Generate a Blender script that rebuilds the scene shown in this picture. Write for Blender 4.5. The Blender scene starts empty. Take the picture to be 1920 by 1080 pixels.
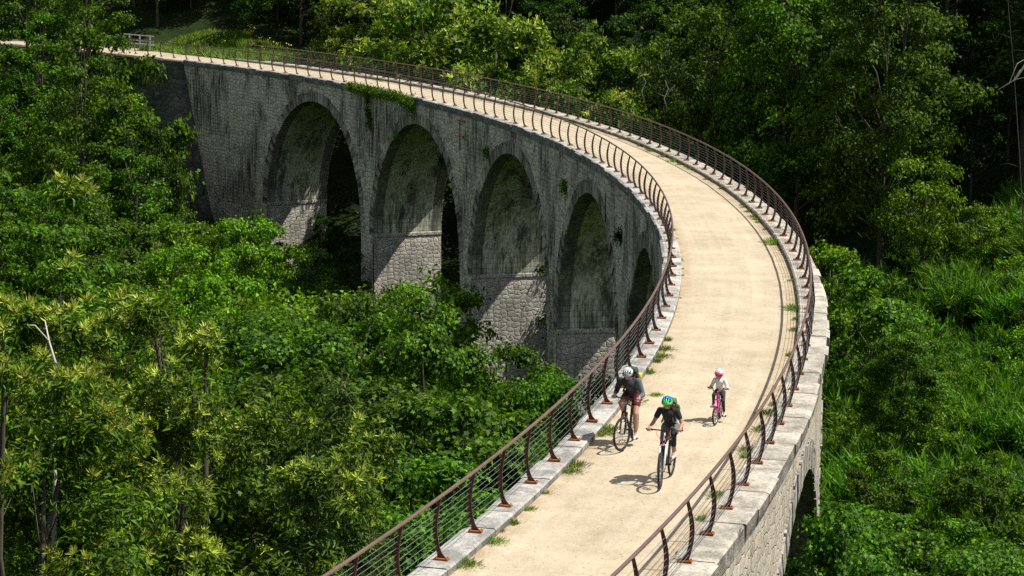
import bpy, bmesh, math, random
import numpy as np
from math import sin, cos, pi, radians, degrees, sqrt, atan2
from mathutils import Vector, Matrix, Euler, noise

# ------------------------------------------------------------------ camera, light, exposure
sc = bpy.context.scene
col = sc.collection
CAMZ = 10.5                      # camera height above the deck (deck coping top is z = 0)
PITCH, ROLL, FPX = radians(9.1285), radians(0.5684), 4395.3
cam = bpy.data.cameras.new('camera')
cam.sensor_width = 36.0; cam.sensor_fit = 'HORIZONTAL'; cam.lens = FPX / 1920 * 36
cam.clip_start = 0.5; cam.clip_end = 1500
camo = bpy.data.objects.new('camera', cam); col.objects.link(camo)
camo.location = (0, 0, CAMZ)
camo.rotation_euler = (Matrix.Rotation(pi/2 - PITCH, 3, 'X') @ Matrix.Rotation(ROLL, 3, 'Z')).to_euler()
sc.camera = camo

SUN_EL, SUN_AZ = radians(59), radians(-6.1)      # azimuth from +x, counter-clockwise
w = bpy.data.worlds.new('World'); sc.world = w; w.use_nodes = True
nt = w.node_tree; nt.nodes.clear()
sky = nt.nodes.new('ShaderNodeTexSky'); sky.sky_type = 'NISHITA'; sky.sun_disc = False
sky.sun_elevation = SUN_EL; sky.sun_rotation = pi/2 - SUN_AZ; sky.altitude = 700; sky.dust_density = 2.5; sky.ozone_density = 0.2
bg = nt.nodes.new('ShaderNodeBackground'); bg.inputs['Strength'].default_value = 0.098
ow = nt.nodes.new('ShaderNodeOutputWorld')
hsv = nt.nodes.new('ShaderNodeHueSaturation'); hsv.inputs['Saturation'].default_value = 0.55      # neutral white balance in the open shade
nt.links.new(sky.outputs[0], hsv.inputs['Color']); nt.links.new(hsv.outputs[0], bg.inputs[0]); nt.links.new(bg.outputs[0], ow.inputs[0])
sl = bpy.data.lights.new('sun', 'SUN'); sl.energy = 4.9; sl.angle = radians(0.5); sl.color = (1.0, 0.955, 0.88)
so = bpy.data.objects.new('sun', sl); col.objects.link(so)
sd = Vector((cos(SUN_EL)*cos(SUN_AZ), cos(SUN_EL)*sin(SUN_AZ), sin(SUN_EL)))
so.rotation_euler = sd.to_track_quat('Z', 'Y').to_euler(); so.location = (60, -10, 90)
sc.view_settings.view_transform = 'Standard'; sc.view_settings.look = 'None'
sc.view_settings.exposure = 0.4; sc.view_settings.gamma = 1.0
sc.cycles.use_denoising = False
sc.cycles.max_bounces = 6; sc.cycles.diffuse_bounces = 2; sc.cycles.glossy_bounces = 2
sc.cycles.transmission_bounces = 3; sc.cycles.transparent_max_bounces = 4

# ------------------------------------------------------------------ geometry of the place
CX, CY = -139.494, 79.292        # centre of the viaduct's curve
R_PATH_IN, R_PATH_OUT = 144.90, 148.20
R_FACE_IN, R_FACE_OUT = 144.45, 148.86
R_RAIL_IN, R_RAIL_OUT = 144.615, 148.49
Z_SAND = -0.13
def arc(R, deg, z=0.0):
    t = radians(deg); return Vector((CX + R*cos(t), CY + R*sin(t), z))
def polar(x, y): return sqrt((x-CX)**2 + (y-CY)**2), degrees(atan2(y-CY, x-CX))
CP, SP = cos(PITCH), sin(PITCH)
def pix(x, y, z):
    zz = z - CAMZ; cy = y*CP - zz*SP; cz = y*SP + zz*CP
    if cy < 1: return (-9999, -9999)
    u = FPX*x/cy; v = FPX*cz/cy; c, s = cos(-ROLL), sin(-ROLL)
    return (960 + c*u - s*v, 540 - (s*u + c*v))
def at(px, py, Y):
    """world point on the ray of a photo pixel at depth Y"""
    a, b = px-960, 540-py; c, s = cos(ROLL), sin(ROLL); a, b = c*a - s*b, s*a + c*b
    d = (a, FPX*CP + b*SP, -FPX*SP + b*CP); t = Y/d[1]
    return Vector((d[0]*t, Y, CAMZ + d[2]*t))

# ------------------------------------------------------------------ helpers
def tag(o, label=None, cat=None, group=None, kind=None):
    if label: o['label'] = label
    if cat: o['category'] = cat
    if group: o['group'] = group
    if kind: o['kind'] = kind
    return o
def empty(name, loc=(0, 0, 0), rz=0, label=None, cat=None, group=None):
    o = bpy.data.objects.new(name, None); col.objects.link(o)
    o.location = loc; o.rotation_euler = (0, 0, rz); o.empty_display_size = .2
    return tag(o, label, cat, group)
def link(name, me, mat=None, parent=None, smooth=False):
    o = bpy.data.objects.new(name, me); col.objects.link(o)
    if mat is not None:
        for m in (mat if isinstance(mat, (list, tuple)) else [mat]): me.materials.append(m)
    if parent: o.parent = parent
    if smooth: me.shade_smooth()
    return o
def mesh(name, V, F, uv=None, mi=None):
    me = bpy.data.meshes.new(name); me.from_pydata([tuple(v) for v in V], [], F)
    if uv is not None:
        l = me.uv_layers.new(name='UVMap'); k = 0
        for p in me.polygons:
            for li, vi in zip(p.loop_indices, p.vertices): l.data[li].uv = uv[vi] if not callable(uv) else uv(p, vi)
    if mi is not None: me.polygons.foreach_set('material_index', mi)
    me.update(); return me
class MB:
    """collects shapes into one mesh"""
    def __init__(s): s.V, s.F, s.U = [], [], []
    def add(s, V, F, U=None):
        n = len(s.V); s.V += [Vector(v) for v in V]; s.F += [[i+n for i in f] for f in F]
        s.U += list(U) if U is not None else [(0, 0)]*len(V)
    def box(s, c, d, rot=None, bev=0):
        c = Vector(c); M = rot if rot is not None else Matrix.Identity(3)
        V = [c + M @ Vector((x*d[0]/2, y*d[1]/2, z*d[2]/2)) for x in (-1, 1) for y in (-1, 1) for z in (-1, 1)]
        s.add(V, [(0,1,3,2),(4,6,7,5),(0,4,5,1),(2,3,7,6),(0,2,6,4),(1,5,7,3)])
    def tube(s, pts, r, n=8, cap=True, up=None):
        pts = [Vector(p) for p in pts]; rs = r if hasattr(r, '__len__') else [r]*len(pts)
        V, F, U = [], [], []; a = None; L = 0
        for i, p in enumerate(pts):
            t = (pts[min(i+1, len(pts)-1)] - pts[max(i-1, 0)]).normalized()
            if a is None: a = (Vector((0, 0, 1)) if abs(t.z) < .9 else Vector((1, 0, 0)))
            a = (a - t*a.dot(t)).normalized(); b = t.cross(a)
            if i: L += (p-pts[i-1]).length
            for k in range(n):
                q = 2*pi*k/n; V.append(p + (a*cos(q) + b*sin(q))*rs[i]); U.append((k/n, L))
        for i in range(len(pts)-1):
            for k in range(n):
                k2 = (k+1) % n; F.append((i*n+k, i*n+k2, (i+1)*n+k2, (i+1)*n+k))
        if cap: F.append(tuple(range(n))[::-1]); F.append(tuple((len(pts)-1)*n+k for k in range(n)))
        s.add(V, F, U)
    def ring(s, c, R, r, ax=(0, 1, 0), n=40, m=8, a0=0, a1=2*pi):
        """torus around axis ax"""
        ax = Vector(ax).normalized(); e = Vector((1, 0, 0)) if abs(ax.x) < .9 else Vector((0, 0, 1))
        e = (e - ax*e.dot(ax)).normalized(); g = ax.cross(e); c = Vector(c); V, F = [], []
        full = abs(a1-a0-2*pi) < 1e-6; N = n if full else n+1
        for i in range(N):
            q = a0 + (a1-a0)*i/n; d = e*cos(q) + g*sin(q)
            for k in range(m):
                f = 2*pi*k/m; V.append(c + d*(R + r*cos(f)) + ax*(r*sin(f)))
        for i in range(n if full else n):
            for k in range(m):
                j = (i+1) % N; k2 = (k+1) % m; F.append((i*m+k, i*m+k2, j*m+k2, j*m+k))
        s.add(V, F)
    def ell(s, c, r, rot=None, n=14, m=9):
        c = Vector(c); M = rot if rot is not None else Matrix.Identity(3); r = r if hasattr(r, '__len__') else (r, r, r)
        V = [c + M @ Vector((0, 0, r[2]))]
        for j in range(1, m):
            f = pi*j/m
            for i in range(n):
                q = 2*pi*i/n; V.append(c + M @ Vector((r[0]*sin(f)*cos(q), r[1]*sin(f)*sin(q), r[2]*cos(f))))
        V.append(c + M @ Vector((0, 0, -r[2]))); F = []
        for i in range(n):
            F.append((0, 1+i, 1+(i+1) % n)); F.append((len(V)-1, 1+(m-2)*n+(i+1) % n, 1+(m-2)*n+i))
            for j in range(m-2): a = 1+j*n; F.append((a+i, a+n+i, a+n+(i+1) % n, a+(i+1) % n))
        s.add(V, F)
    def cap(s, p0, r0, p1, r1, n=12):
        """tapered capsule"""
        p0, p1 = Vector(p0), Vector(p1); t = p1-p0; L = t.length
        if L < 1e-5: return s.ell(p0, r0)
        t /= L; P, Rr = [], []
        for k in range(5): f = pi/2*(1-k/4)*.98; P.append(p0 - t*r0*sin(f)); Rr.append(r0*cos(f))
        for k in range(5): f = pi/2*(k/4)*.98; P.append(p1 + t*r1*sin(f)); Rr.append(r1*cos(f))
        s.tube(P, Rr, n)
    def chain(s, *pr):
        for (a, ra), (b, rb) in zip(pr[:-1], pr[1:]): s.cap(a, ra, b, rb)
    def mesh(s, name):
        return mesh(name, s.V, s.F, s.U)
    def build(s, name, mat, parent=None, smooth=False): return link(name, s.mesh(name), mat, parent, smooth)
    def blend(s, name, mat, parent=None, voxel=.008, smooth=2):
        """one continuous skin over everything collected"""
        o = link('tmp', mesh(name, s.V, s.F))
        m = o.modifiers.new('r', 'REMESH'); m.mode = 'VOXEL'; m.voxel_size = voxel; m.use_smooth_shade = True
        if smooth: m2 = o.modifiers.new('s', 'SMOOTH'); m2.iterations = smooth; m2.factor = .5
        dg = bpy.context.evaluated_depsgraph_get(); me = bpy.data.meshes.new_from_object(o.evaluated_get(dg))
        bpy.data.objects.remove(o); me.name = name
        return link(name, me, mat, parent, True)

# ------------------------------------------------------------------ node material helper
class NM:
    def __init__(s, name):
        s.m = bpy.data.materials.new(name); s.m.use_nodes = True; s.t = s.m.node_tree; s.t.nodes.clear()
        s.out = s.n('ShaderNodeOutputMaterial')
    def n(s, typ, **kw):
        nd = s.t.nodes.new(typ)
        for k, v in kw.items(): setattr(nd, k, v)
        return nd
    def l(s, a, b): s.t.links.new(a, b)
    def val(s, sock, v):
        if hasattr(v, 'is_output') or hasattr(v, 'links'): s.l(v, sock)
        else: sock.default_value = v
    def noise(s, vec, scale, detail=3, rough=.5, dist=0):
        n = s.n('ShaderNodeTexNoise'); n.inputs['Scale'].default_value = scale; n.inputs['Detail'].default_value = detail
        n.inputs['Roughness'].default_value = rough; n.inputs['Distortion'].default_value = dist
        if vec is not None: s.l(vec, n.inputs['Vector'])
        return n
    def vmul(s, vec, v, add=None):
        n = s.n('ShaderNodeVectorMath', operation='MULTIPLY'); s.l(vec, n.inputs[0]); n.inputs[1].default_value = v; return n.outputs[0]
    def vadd(s, a, b):
        n = s.n('ShaderNodeVectorMath', operation='ADD'); s.l(a, n.inputs[0]); s.l(b, n.inputs[1]); return n.outputs[0]
    def math(s, op, a, b=0.0, clamp=False):
        n = s.n('ShaderNodeMath', operation=op, use_clamp=clamp); s.val(n.inputs[0], a); s.val(n.inputs[1], b); return n.outputs[0]
    def ramp(s, fac, stops, interp='LINEAR'):
        n = s.n('ShaderNodeValToRGB'); e = n.color_ramp.elements; n.color_ramp.interpolation = interp
        while len(e) < len(stops): e.new(.5)
        for x, (p, c) in zip(e, stops):
            x.position = p; x.color = (*(c if hasattr(c, '__len__') else (c, c, c)), 1)
        s.l(fac, n.inputs[0]); return n.outputs[0]
    def mix(s, fac, a, b, mode='MIX'):
        n = s.n('ShaderNodeMix', data_type='RGBA', blend_type=mode)
        s.val(n.inputs[0], fac); s.val(n.inputs[6], (*a, 1) if isinstance(a, tuple) else a); s.val(n.inputs[7], (*b, 1) if isinstance(b, tuple) else b)
        return n.outputs[2]
    def bump(s, h, strength=.5, dist=.02, normal=None):
        n = s.n('ShaderNodeBump'); n.inputs['Strength'].default_value = strength; n.inputs['Distance'].default_value = dist
        s.l(h, n.inputs['Height'])
        if normal is not None: s.l(normal, n.inputs['Normal'])
        return n.outputs[0]
    def bsdf(s, color, rough=.8, normal=None, metal=0., spec=.3):
        b = s.n('ShaderNodeBsdfPrincipled'); s.val(b.inputs['Base Color'], (*color, 1) if isinstance(color, tuple) else color)
        s.val(b.inputs['Roughness'], rough); b.inputs['Metallic'].default_value = metal; b.inputs['Specular IOR Level'].default_value = spec
        if normal is not None: s.l(normal, b.inputs['Normal'])
        return b
    def done(s, shader): s.l(shader.outputs[0], s.out.inputs[0]); return s.m
    def uv(s): return s.n('ShaderNodeTexCoord').outputs['UV']
    def obj(s): return s.n('ShaderNodeTexCoord').outputs['Object']
    def pos(s): return s.n('ShaderNodeNewGeometry').outputs['Position']

def plain(name, c, rough=.6, metal=0., spec=.4, var=.12, scale=40):
    m = NM(name); n = m.noise(m.obj(), scale, 3); c2 = tuple(x*(1-var*2) for x in c)
    return m.done(m.bsdf(m.mix(n.outputs[0], c, c2), rough, None, metal, spec))

def stone(name, tones, mortar, cell=(2.6, 3.6), stain=.6, stain_col=(.035, .036, .035), bump=.5, dist=.04, edge=.07, moss=0., light=0., streak=.22, roughn=.85, pits=0., st_lo=.46, sfreq=.9, rnd=.8):
    m = NM(name); uv = m.uv()
    d = m.noise(uv, 2.2, 2); dv = m.vadd(m.vmul(d.outputs['Color'], (.22, .22, 0)), m.vmul(m.noise(uv, 9, 2).outputs['Color'], (.05, .05, 0))); uvd = m.vadd(uv, dv)
    sc_ = m.vmul(uvd, (cell[0], cell[1], 1))
    vc = m.n('ShaderNodeTexVoronoi', voronoi_dimensions='2D', feature='F1'); m.l(sc_, vc.inputs['Vector']); vc.inputs['Scale'].default_value = 1; vc.inputs['Randomness'].default_value = rnd
    ve = m.n('ShaderNodeTexVoronoi', voronoi_dimensions='2D', feature='DISTANCE_TO_EDGE'); m.l(sc_, ve.inputs['Vector']); ve.inputs['Scale'].default_value = 1; ve.inputs['Randomness'].default_value = rnd
    sep = m.n('ShaderNodeSeparateColor'); m.l(vc.outputs['Color'], sep.inputs[0])
    k = len(tones); base = m.ramp(sep.outputs[0], [(i/(k-1), c) for i, c in enumerate(tones)])
    fn = m.noise(uv, 14, 5, .65); base = m.mix(.5, base, m.ramp(fn.outputs[0], [(.3, .35), (.7, .75)]), 'OVERLAY')
    eg = m.ramp(ve.outputs[0], [(0, 1), (edge, 0)]); base = m.mix(m.math('MULTIPLY', eg, .85), base, mortar)
    # dark weather streaks running down the wall
    st = m.noise(m.vmul(uv, (sfreq, streak, 1)), 1.0, 7, .6); st2 = m.noise(m.vmul(uv, (4.5, .5, 1)), 1.0, 5, .6)
    sm = m.math('MULTIPLY', m.ramp(st.outputs[0], [(st_lo, 0), (st_lo+.12, 1)]), m.ramp(st2.outputs[0], [(.35, .15), (.6, 1)]))
    base = m.mix(m.math('MULTIPLY', sm, stain), base, stain_col)
    if light: 
        lt = m.noise(m.vmul(uv, (3.0, .35, 1)), 1.0, 4, .6); base = m.mix(m.math('MULTIPLY', m.ramp(lt.outputs[0], [(.55, 0), (.7, 1)]), light), base, (.72, .69, .58))
    if moss:
        ms = m.noise(uv, .8, 5, .6); base = m.mix(m.math('MULTIPLY', m.ramp(ms.outputs[0], [(.5, 0), (.68, 1)]), moss), base, (.05, .075, .02))
    if pits:
        pt = m.noise(m.vmul(uv, (7, 4, 1)), 1, 4, .7); pm = m.ramp(pt.outputs[0], [(.58, 0), (.66, pits)]); base = m.mix(pm, base, (.07, .065, .05))
    hgt = m.math('ADD', m.ramp(ve.outputs[0], [(0, 0), (edge*2.2, .8), (.5, 1)]), m.math('MULTIPLY', fn.outputs[0], .5))
    return m.done(m.bsdf(base, roughn, m.bump(hgt, bump, dist), 0, .2))

GREYS = [(.36, .325, .25), (.72, .65, .5), (.5, .45, .34), (.8, .73, .57), (.6, .54, .415), (.76, .69, .53), (.42, .375, .29)]
WARM = [(.40, .36, .28), (.48, .43, .34), (.37, .33, .25), (.52, .46, .37), (.45, .37, .28), (.46, .42, .34), (.34, .3, .23)]
M = {}
M['wall_in'] = stone('grey_rubble_masonry', GREYS, (.12, .11, .09), (3.0, 4.0), 
    .94, (.035, .033, .028), .7, .05, light=.9, st_lo=.46, pits=.6, sfreq=.35, streak=.2, moss=.12, edge=.11)
M['wall_out'] = stone('sunlit_rubble_masonry', WARM, (.22, .195, .15), (2.6, 3.6), .65, (.17, .155, .12), .8, .035, edge=.03, moss=.16, streak=.3, pits=.7, rnd=.6)
M['abutment'] = stone('mossy_shaded_masonry', [(.06, .06, .055), (.12, .115, .1), (.08, .08, .07), (.17, .16, .14)], (.035, .036, .03), (2.6, 3.2), .6, (.02, .02, .018), .8, .06, moss=.5)  # deep tones include the shade on this wall, besides the moss
M['pier'] = stone('rough_pier_rubble', [(.36, .335, .28), (.5, .465, .39), (.42, .39, .33), (.56, .52, .435)], (.26, .24, .2), (2.7, 4.0), .5, (.08, .08, .075), .7, .06, edge=.05, pits=.5, rnd=.65)
M['ring'] = stone('voussoir_stone', [(.32, .29, .22), (.46, .42, .33), (.38, .345, .27), (.52, .47, .37)], (.07, .065, .055), (3.4, 1.1), .95, (.04, .038, .033), .7, .05, edge=.10, st_lo=.42)
M['ring_out'] = stone('grey_voussoir_stone', [(.24, .23, .2), (.36, .34, .29), (.29, .275, .24), (.41, .385, .33)], (.10, .095, .08), (3.0, 1.2), .7, (.10, .1, .085), .9, .05, edge=.09, pits=.7)
def soffit_mat():
    m = NM('weathered_vault_render'); uv = m.uv(); p = m.pos()          # u: metres across the bridge, v: metres along the arch
    a = m.noise(m.vmul(p, (1.5, 1.5, .12)), 1, 6, .65); b = m.noise(m.vmul(p, (9, 9, .45)), 1, 5, .65); d = m.noise(p, .55, 5, .6)
    c = m.ramp(a.outputs[0], [(.3, (.24, .26, .15)), (.45, (.5, .51, .36)), (.6, (.66, .66, .52)), (.75, (.8, .79, .68))])  # raised and greened to include light bounced up from the ground
    c = m.mix(.9, c, m.ramp(b.outputs[0], [(.38, .12), (.62, .88)]), 'OVERLAY')
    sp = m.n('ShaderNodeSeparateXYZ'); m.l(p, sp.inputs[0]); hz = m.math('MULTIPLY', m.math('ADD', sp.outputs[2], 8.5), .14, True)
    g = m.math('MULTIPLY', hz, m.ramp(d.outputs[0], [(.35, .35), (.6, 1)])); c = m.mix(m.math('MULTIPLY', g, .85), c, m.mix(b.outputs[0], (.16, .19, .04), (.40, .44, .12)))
    dk = m.noise(m.vmul(p, (.8, .8, .3)), 1, 5, .7); c = m.mix(m.ramp(dk.outputs[0], [(.5, 0), (.62, .8)]), c, (.045, .045, .04))
    br = m.n('ShaderNodeTexBrick'); m.l(uv, br.inputs['Vector']); br.inputs['Scale'].default_value = 1; br.inputs['Brick Width'].default_value = .55; br.inputs['Row Height'].default_value = .27
    br.inputs['Mortar Size'].default_value = .016; br.inputs['Color1'].default_value = (1, 1, 1, 1); br.inputs['Color2'].default_value = (.6, .6, .6, 1); br.inputs['Mortar'].default_value = (.25, .25, .25, 1)
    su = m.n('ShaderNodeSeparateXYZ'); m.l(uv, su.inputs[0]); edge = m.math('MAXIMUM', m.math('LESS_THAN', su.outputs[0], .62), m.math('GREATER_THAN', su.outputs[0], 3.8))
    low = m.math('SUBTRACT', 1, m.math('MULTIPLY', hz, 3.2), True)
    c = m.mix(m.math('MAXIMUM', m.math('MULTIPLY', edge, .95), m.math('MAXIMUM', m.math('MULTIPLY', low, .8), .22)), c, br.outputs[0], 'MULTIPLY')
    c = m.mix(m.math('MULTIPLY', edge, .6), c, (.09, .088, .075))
    h = m.math('ADD', b.outputs[0], m.math('MULTIPLY', br.outputs['Fac'], -.6))
    return m.done(m.bsdf(c, .85, m.bump(h, .5, .03)))
M['soffit'] = soffit_mat()
def coping_mat(name, base, dark, dk):
    m = NM(name); p = m.pos(); a = m.noise(p, 1.4, 6, .65); b = m.noise(p, 9, 5, .65); r = m.n('ShaderNodeNewGeometry').outputs['Random Per Island']
    c = m.mix(m.ramp(a.outputs[0], [(.42, 0), (.6, dk)]), base, dark)
    c = m.mix(.45, c, m.ramp(b.outputs[0], [(.3, .3), (.7, .75)]), 'OVERLAY'); c = m.mix(.35, c, m.ramp(r, [(0, .35), (1, .7)]), 'OVERLAY')
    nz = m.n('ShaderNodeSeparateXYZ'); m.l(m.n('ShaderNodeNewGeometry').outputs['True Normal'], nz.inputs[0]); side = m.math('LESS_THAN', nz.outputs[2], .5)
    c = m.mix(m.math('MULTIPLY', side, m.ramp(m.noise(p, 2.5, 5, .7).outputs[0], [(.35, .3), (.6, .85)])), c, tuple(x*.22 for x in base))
    li = m.noise(p, 4, 5, .7); c = m.mix(m.ramp(li.outputs[0], [(.58, 0), (.68, .55)]), c, tuple(x*.28 for x in base))
    # joints stained where rain runs down the outer face
    return m.done(m.bsdf(c, .85, m.bump(m.math('ADD', b.outputs[0], m.math('MULTIPLY', a.outputs[0], 1.2)), 1.0, .05)))
M['cope_in'] = coping_mat('lichened_grey_coping', (.46, .44, .4), (.14, .14, .13), .75)
M['cope_out'] = coping_mat('pale_limestone_coping', (.47, .43, .355), (.2, .185, .15), .8)
def sand_mat():
    m = NM('compacted_sand_gravel'); p = m.pos(); uv = m.uv()
    a = m.noise(p, .35, 5, .6); b = m.noise(p, 7, 6, .7); f = m.noise(p, 34, 3, .6)
    c = m.mix(m.ramp(a.outputs[0], [(.35, 0), (.65, 1)]), (.475, .40, .285), (.395, .325, .225))
    tr = m.noise(m.vmul(uv, (.05, 3.2, 1)), 1, 4, .6); c = m.mix(m.math('MULTIPLY', m.ramp(tr.outputs[0], [(.4, 0), (.65, 1)]), .45), c, (.53, .455, .33))
    c = m.mix(.4, c, m.ramp(b.outputs[0], [(.3, .35), (.7, .65)]), 'OVERLAY')
    v = m.n('ShaderNodeTexVoronoi'); m.l(p, v.inputs['Vector']); v.inputs['Scale'].default_value = 9; v2 = m.n('ShaderNodeTexVoronoi'); m.l(p, v2.inputs['Vector']); v2.inputs['Scale'].default_value = 22
    sep = m.n('ShaderNodeSeparateColor'); m.l(v.outputs['Color'], sep.inputs[0])
    peb = m.math('MULTIPLY', m.ramp(v.outputs['Distance'], [(.12, 1), (.24, 0)]), m.ramp(sep.outputs[0], [(.7, 0), (.76, 1)]))
    c = m.mix(m.math('MULTIPLY', peb, .8), c, (.16, .115, .075)); big = m.noise(p, 1.1, 6, .7); c = m.mix(.45, c, m.ramp(big.outputs[0], [(.32, .36), (.68, .64)]), 'OVERLAY')
    c = m.mix(m.math('MULTIPLY', m.ramp(v2.outputs['Distance'], [(.1, 1), (.3, 0)]), .35), c, (.4, .3, .19))
    sx = m.n('ShaderNodeSeparateXYZ'); m.l(uv, sx.inputs[0])      # v: metres across the path
    e1 = m.math('SUBTRACT', 1, m.math('MULTIPLY', sx.outputs[1], 2.2), True); e2 = m.math('SUBTRACT', 1, m.math('MULTIPLY', m.math('SUBTRACT', 3.3, sx.outputs[1]), 1.6), True)
    ed = m.math('MULTIPLY', m.math('MAXIMUM', e1, e2), m.ramp(m.noise(p, 1.8, 5, .7).outputs[0], [(.35, 0), (.6, 1)]))
    c = m.mix(m.math('MULTIPLY', ed, .9), c, (.30, .215, .12))
    h = m.math('ADD', m.math('MULTIPLY', b.outputs[0], 1.2), m.math('ADD', m.math('MULTIPLY', f.outputs[0], .6), m.math('SUBTRACT', 1, v2.outputs['Distance'])))
    return m.done(m.bsdf(c, .95, m.bump(h, .35, .02), 0, .1))
M['sand'] = sand_mat()
def soil_mat():
    m = NM('forest_floor'); p = m.pos(); a = m.noise(p, .5, 6, .65); b = m.noise(p, 5, 5, .7)
    c = m.ramp(a.outputs[0], [(.35, (.012, .018, .006)), (.55, (.02, .04, .008)), (.7, (.04, .035, .018))])
    c = m.mix(.6, c, m.ramp(b.outputs[0], [(.3, .2), (.7, .8)]), 'OVERLAY')
    return m.done(m.bsdf(c, .95, m.bump(b.outputs[0], 1, .15), 0, .1))
M['soil'] = soil_mat()
def rusty(name, c1, c2, rough=.6):
    m = NM(name); p = m.obj(); a = m.noise(p, 6, 5, .65); b = m.noise(p, 60, 3)
    c = m.mix(m.ramp(a.outputs[0], [(.4, 0), (.6, 1)]), c1, c2); c = m.mix(.3, c, m.ramp(b.outputs[0], [(.3, .3), (.7, .7)]), 'OVERLAY')
    return m.done(m.bsdf(c, rough, m.bump(b.outputs[0], .2, .003), .15, .35))
M['post'] = rusty('weathering_steel', (.055, .028, .02), (.10, .042, .024))
M['rail'] = rusty('brown_handrail_steel', (.13, .085, .07), (.17, .105, .085), .5)
M['plate'] = rusty('orange_rust_plate', (.36, .12, .025), (.26, .08, .02), .8)
M['cable'] = plain('steel_cable', (.34, .36, .37), .4, .8)
M['bar_pale'] = plain('flaking_pale_paint', (.45, .42, .35), .7)
M['galv'] = plain('galvanised_steel', (.5, .52, .53), .5, .3)

def leaf_mat(name, cols, trans=.24, rough=.5, spec=.12, tcol=2.4):
    m = NM(name); g = m.n('ShaderNodeNewGeometry'); oi = m.n('ShaderNodeObjectInfo')
    k = len(cols); c = m.ramp(g.outputs['Random Per Island'], [(i/(k-1), x) for i, x in enumerate(cols)])
    n = m.noise(g.outputs['Position'], 1.1, 4, .6); c = m.mix(.7, c, m.ramp(n.outputs[0], [(.32, .25), (.68, .78)]), 'OVERLAY')
    hs = m.n('ShaderNodeHueSaturation'); m.l(c, hs.inputs['Color'])
    m.l(m.math('ADD', .485, m.math('MULTIPLY', oi.outputs['Random'], .025)), hs.inputs['Hue'])
    m.l(m.math('ADD', .75, m.math('MULTIPLY', oi.outputs['Random'], .5)), hs.inputs['Value'])
    b = m.bsdf(hs.outputs[0], rough, None, 0, spec); t = m.n('ShaderNodeBsdfTranslucent')
    tc = m.mix(1.0, hs.outputs[0], (tcol*.92, tcol*1.03, tcol*.4), 'MULTIPLY'); m.l(tc, t.inputs[0])
    mx = m.n('ShaderNodeMixShader'); mx.inputs[0].default_value = trans; m.l(b.outputs[0], mx.inputs[1]); m.l(t.outputs[0], mx.inputs[2])
    return m.done(mx)
def tones(g, yel=.5, blue=.07):    # random leaf tones, spread wide: deep for shade, pale for sunlit specks
    return [(g*k*(yel+.05*(k-1)), g*k, g*k*blue) for k in (.4, .55, .75, 1.0, 1.5, 2.2)]
M['lf_maple'] = leaf_mat('maple_leaf', tones(.125, .45, .075))
M['lf_chest'] = leaf_mat('chestnut_leaf', tones(.13, .49, .07))
M['lf_broad'] = leaf_mat('broad_leaf', tones(.11, .45, .055))
M['lf_light'] = leaf_mat('light_leaf', tones(.185, .49, .05))  # pale green; its lightness also stands in for sun on some bushes
M['lf_dark'] = leaf_mat('shade_dark_leaf', tones(.05, .43, .08))  # broad leaf deepened so wood and undergrowth read as shade
M['lf_blossom'] = leaf_mat('catkin', [(.38, .45, .06), (.52, .55, .12), (.28, .38, .05)], .25, .8, .1, 1.3)
M['lf_needle'] = leaf_mat('spruce_needles', [(.03, .065, .012), (.06, .11, .015), (.1, .16, .02)], .15, .6, .2)
M['lf_broom'] = leaf_mat('broom_stem', [(.015, .05, .003), (.05, .13, .006), (.12, .24, .012)], .3, .6, .2)
M['lf_grass'] = leaf_mat('grass_blade', [(.07, .14, .015), (.12, .2, .02), (.19, .24, .05)], .3, .6, .2)
M['lf_rust'] = leaf_mat('reddish_leaf', [(.09, .06, .015), (.06, .09, .015), (.13, .07, .02)], .3)
M['flower'] = plain('yellow_petals', (.62, .56, .03), .7)
def bark(name, c1, c2):
    m = NM(name); p = m.obj(); a = m.noise(m.vmul(p, (6, 6, 1.2)), 1.5, 5, .6)
    return m.done(m.bsdf(m.mix(a.outputs[0], c1, c2), .9, m.bump(a.outputs[0], .6, .03), 0, .15))
M['bark'] = bark('brown_bark', (.05, .04, .03), (.13, .11, .085))
M['bark_mid'] = bark('silver_bark', (.2, .19, .17), (.34, .32, .29))
M['bark_pale'] = bark('bare_pale_wood', (.42, .4, .36), (.65, .62, .58))

# ------------------------------------------------------------------ terrain
CTRL = np.array([(0,-5,6),(-30,0,2),(30,0,2),(0,30,-12),(-20,40,-18),(-45,50,-18),(22,45,-12),(40,50,-10),
 (-10,70,-20),(-30,80,-19),(-50,80,-16),(-10,100,-19),(-30,110,-17),(-50,115,-14),(5,75,-16),(12,60,-13),(-5,120,-17),(-15,133,-15),(-32,140,-12.5),(-48,140,-10),(-66,140,-6),
 (-20,150,-14),(-19,157,-14.5),(-25,158,-14),(-30,161,-11.5),(-23,163,-11),(-42,165,-4),(-60,168,2),(-34,171,-3),(-33,184,.4),(-20,180,.6),(-10,163,-8),(-8,172,-2),(-22,170,-.4),(-3,158,-10),(-38,180,-.2),
 (5,140,-12),(10,125,-12.5),(13,100,-12),(16,82,-11),(20,110,-7),(32,81,-11),(32,111,-4.5),(46,90,-6),(48,120,3),
 (4,165,-2),(15,150,-4),(32,145,5),(60,150,16),(-20,205,13),(20,200,18),(-60,205,16),(60,200,32),(0,250,38),(85,100,6),(-85,150,5),(-85,100,-6),(0,330,70),(90,330,80),(-90,330,70)], float)
def _tps(d): return np.where(d > 0, d*d*np.log(np.maximum(d, 1e-9)), 0)
_n = len(CTRL); _D = np.hypot(CTRL[:, None, 0]-CTRL[None, :, 0], CTRL[:, None, 1]-CTRL[None, :, 1])/50
_A = np.zeros((_n+3, _n+3)); _A[:_n, :_n] = _tps(_D) + .02*np.eye(_n)
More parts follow.
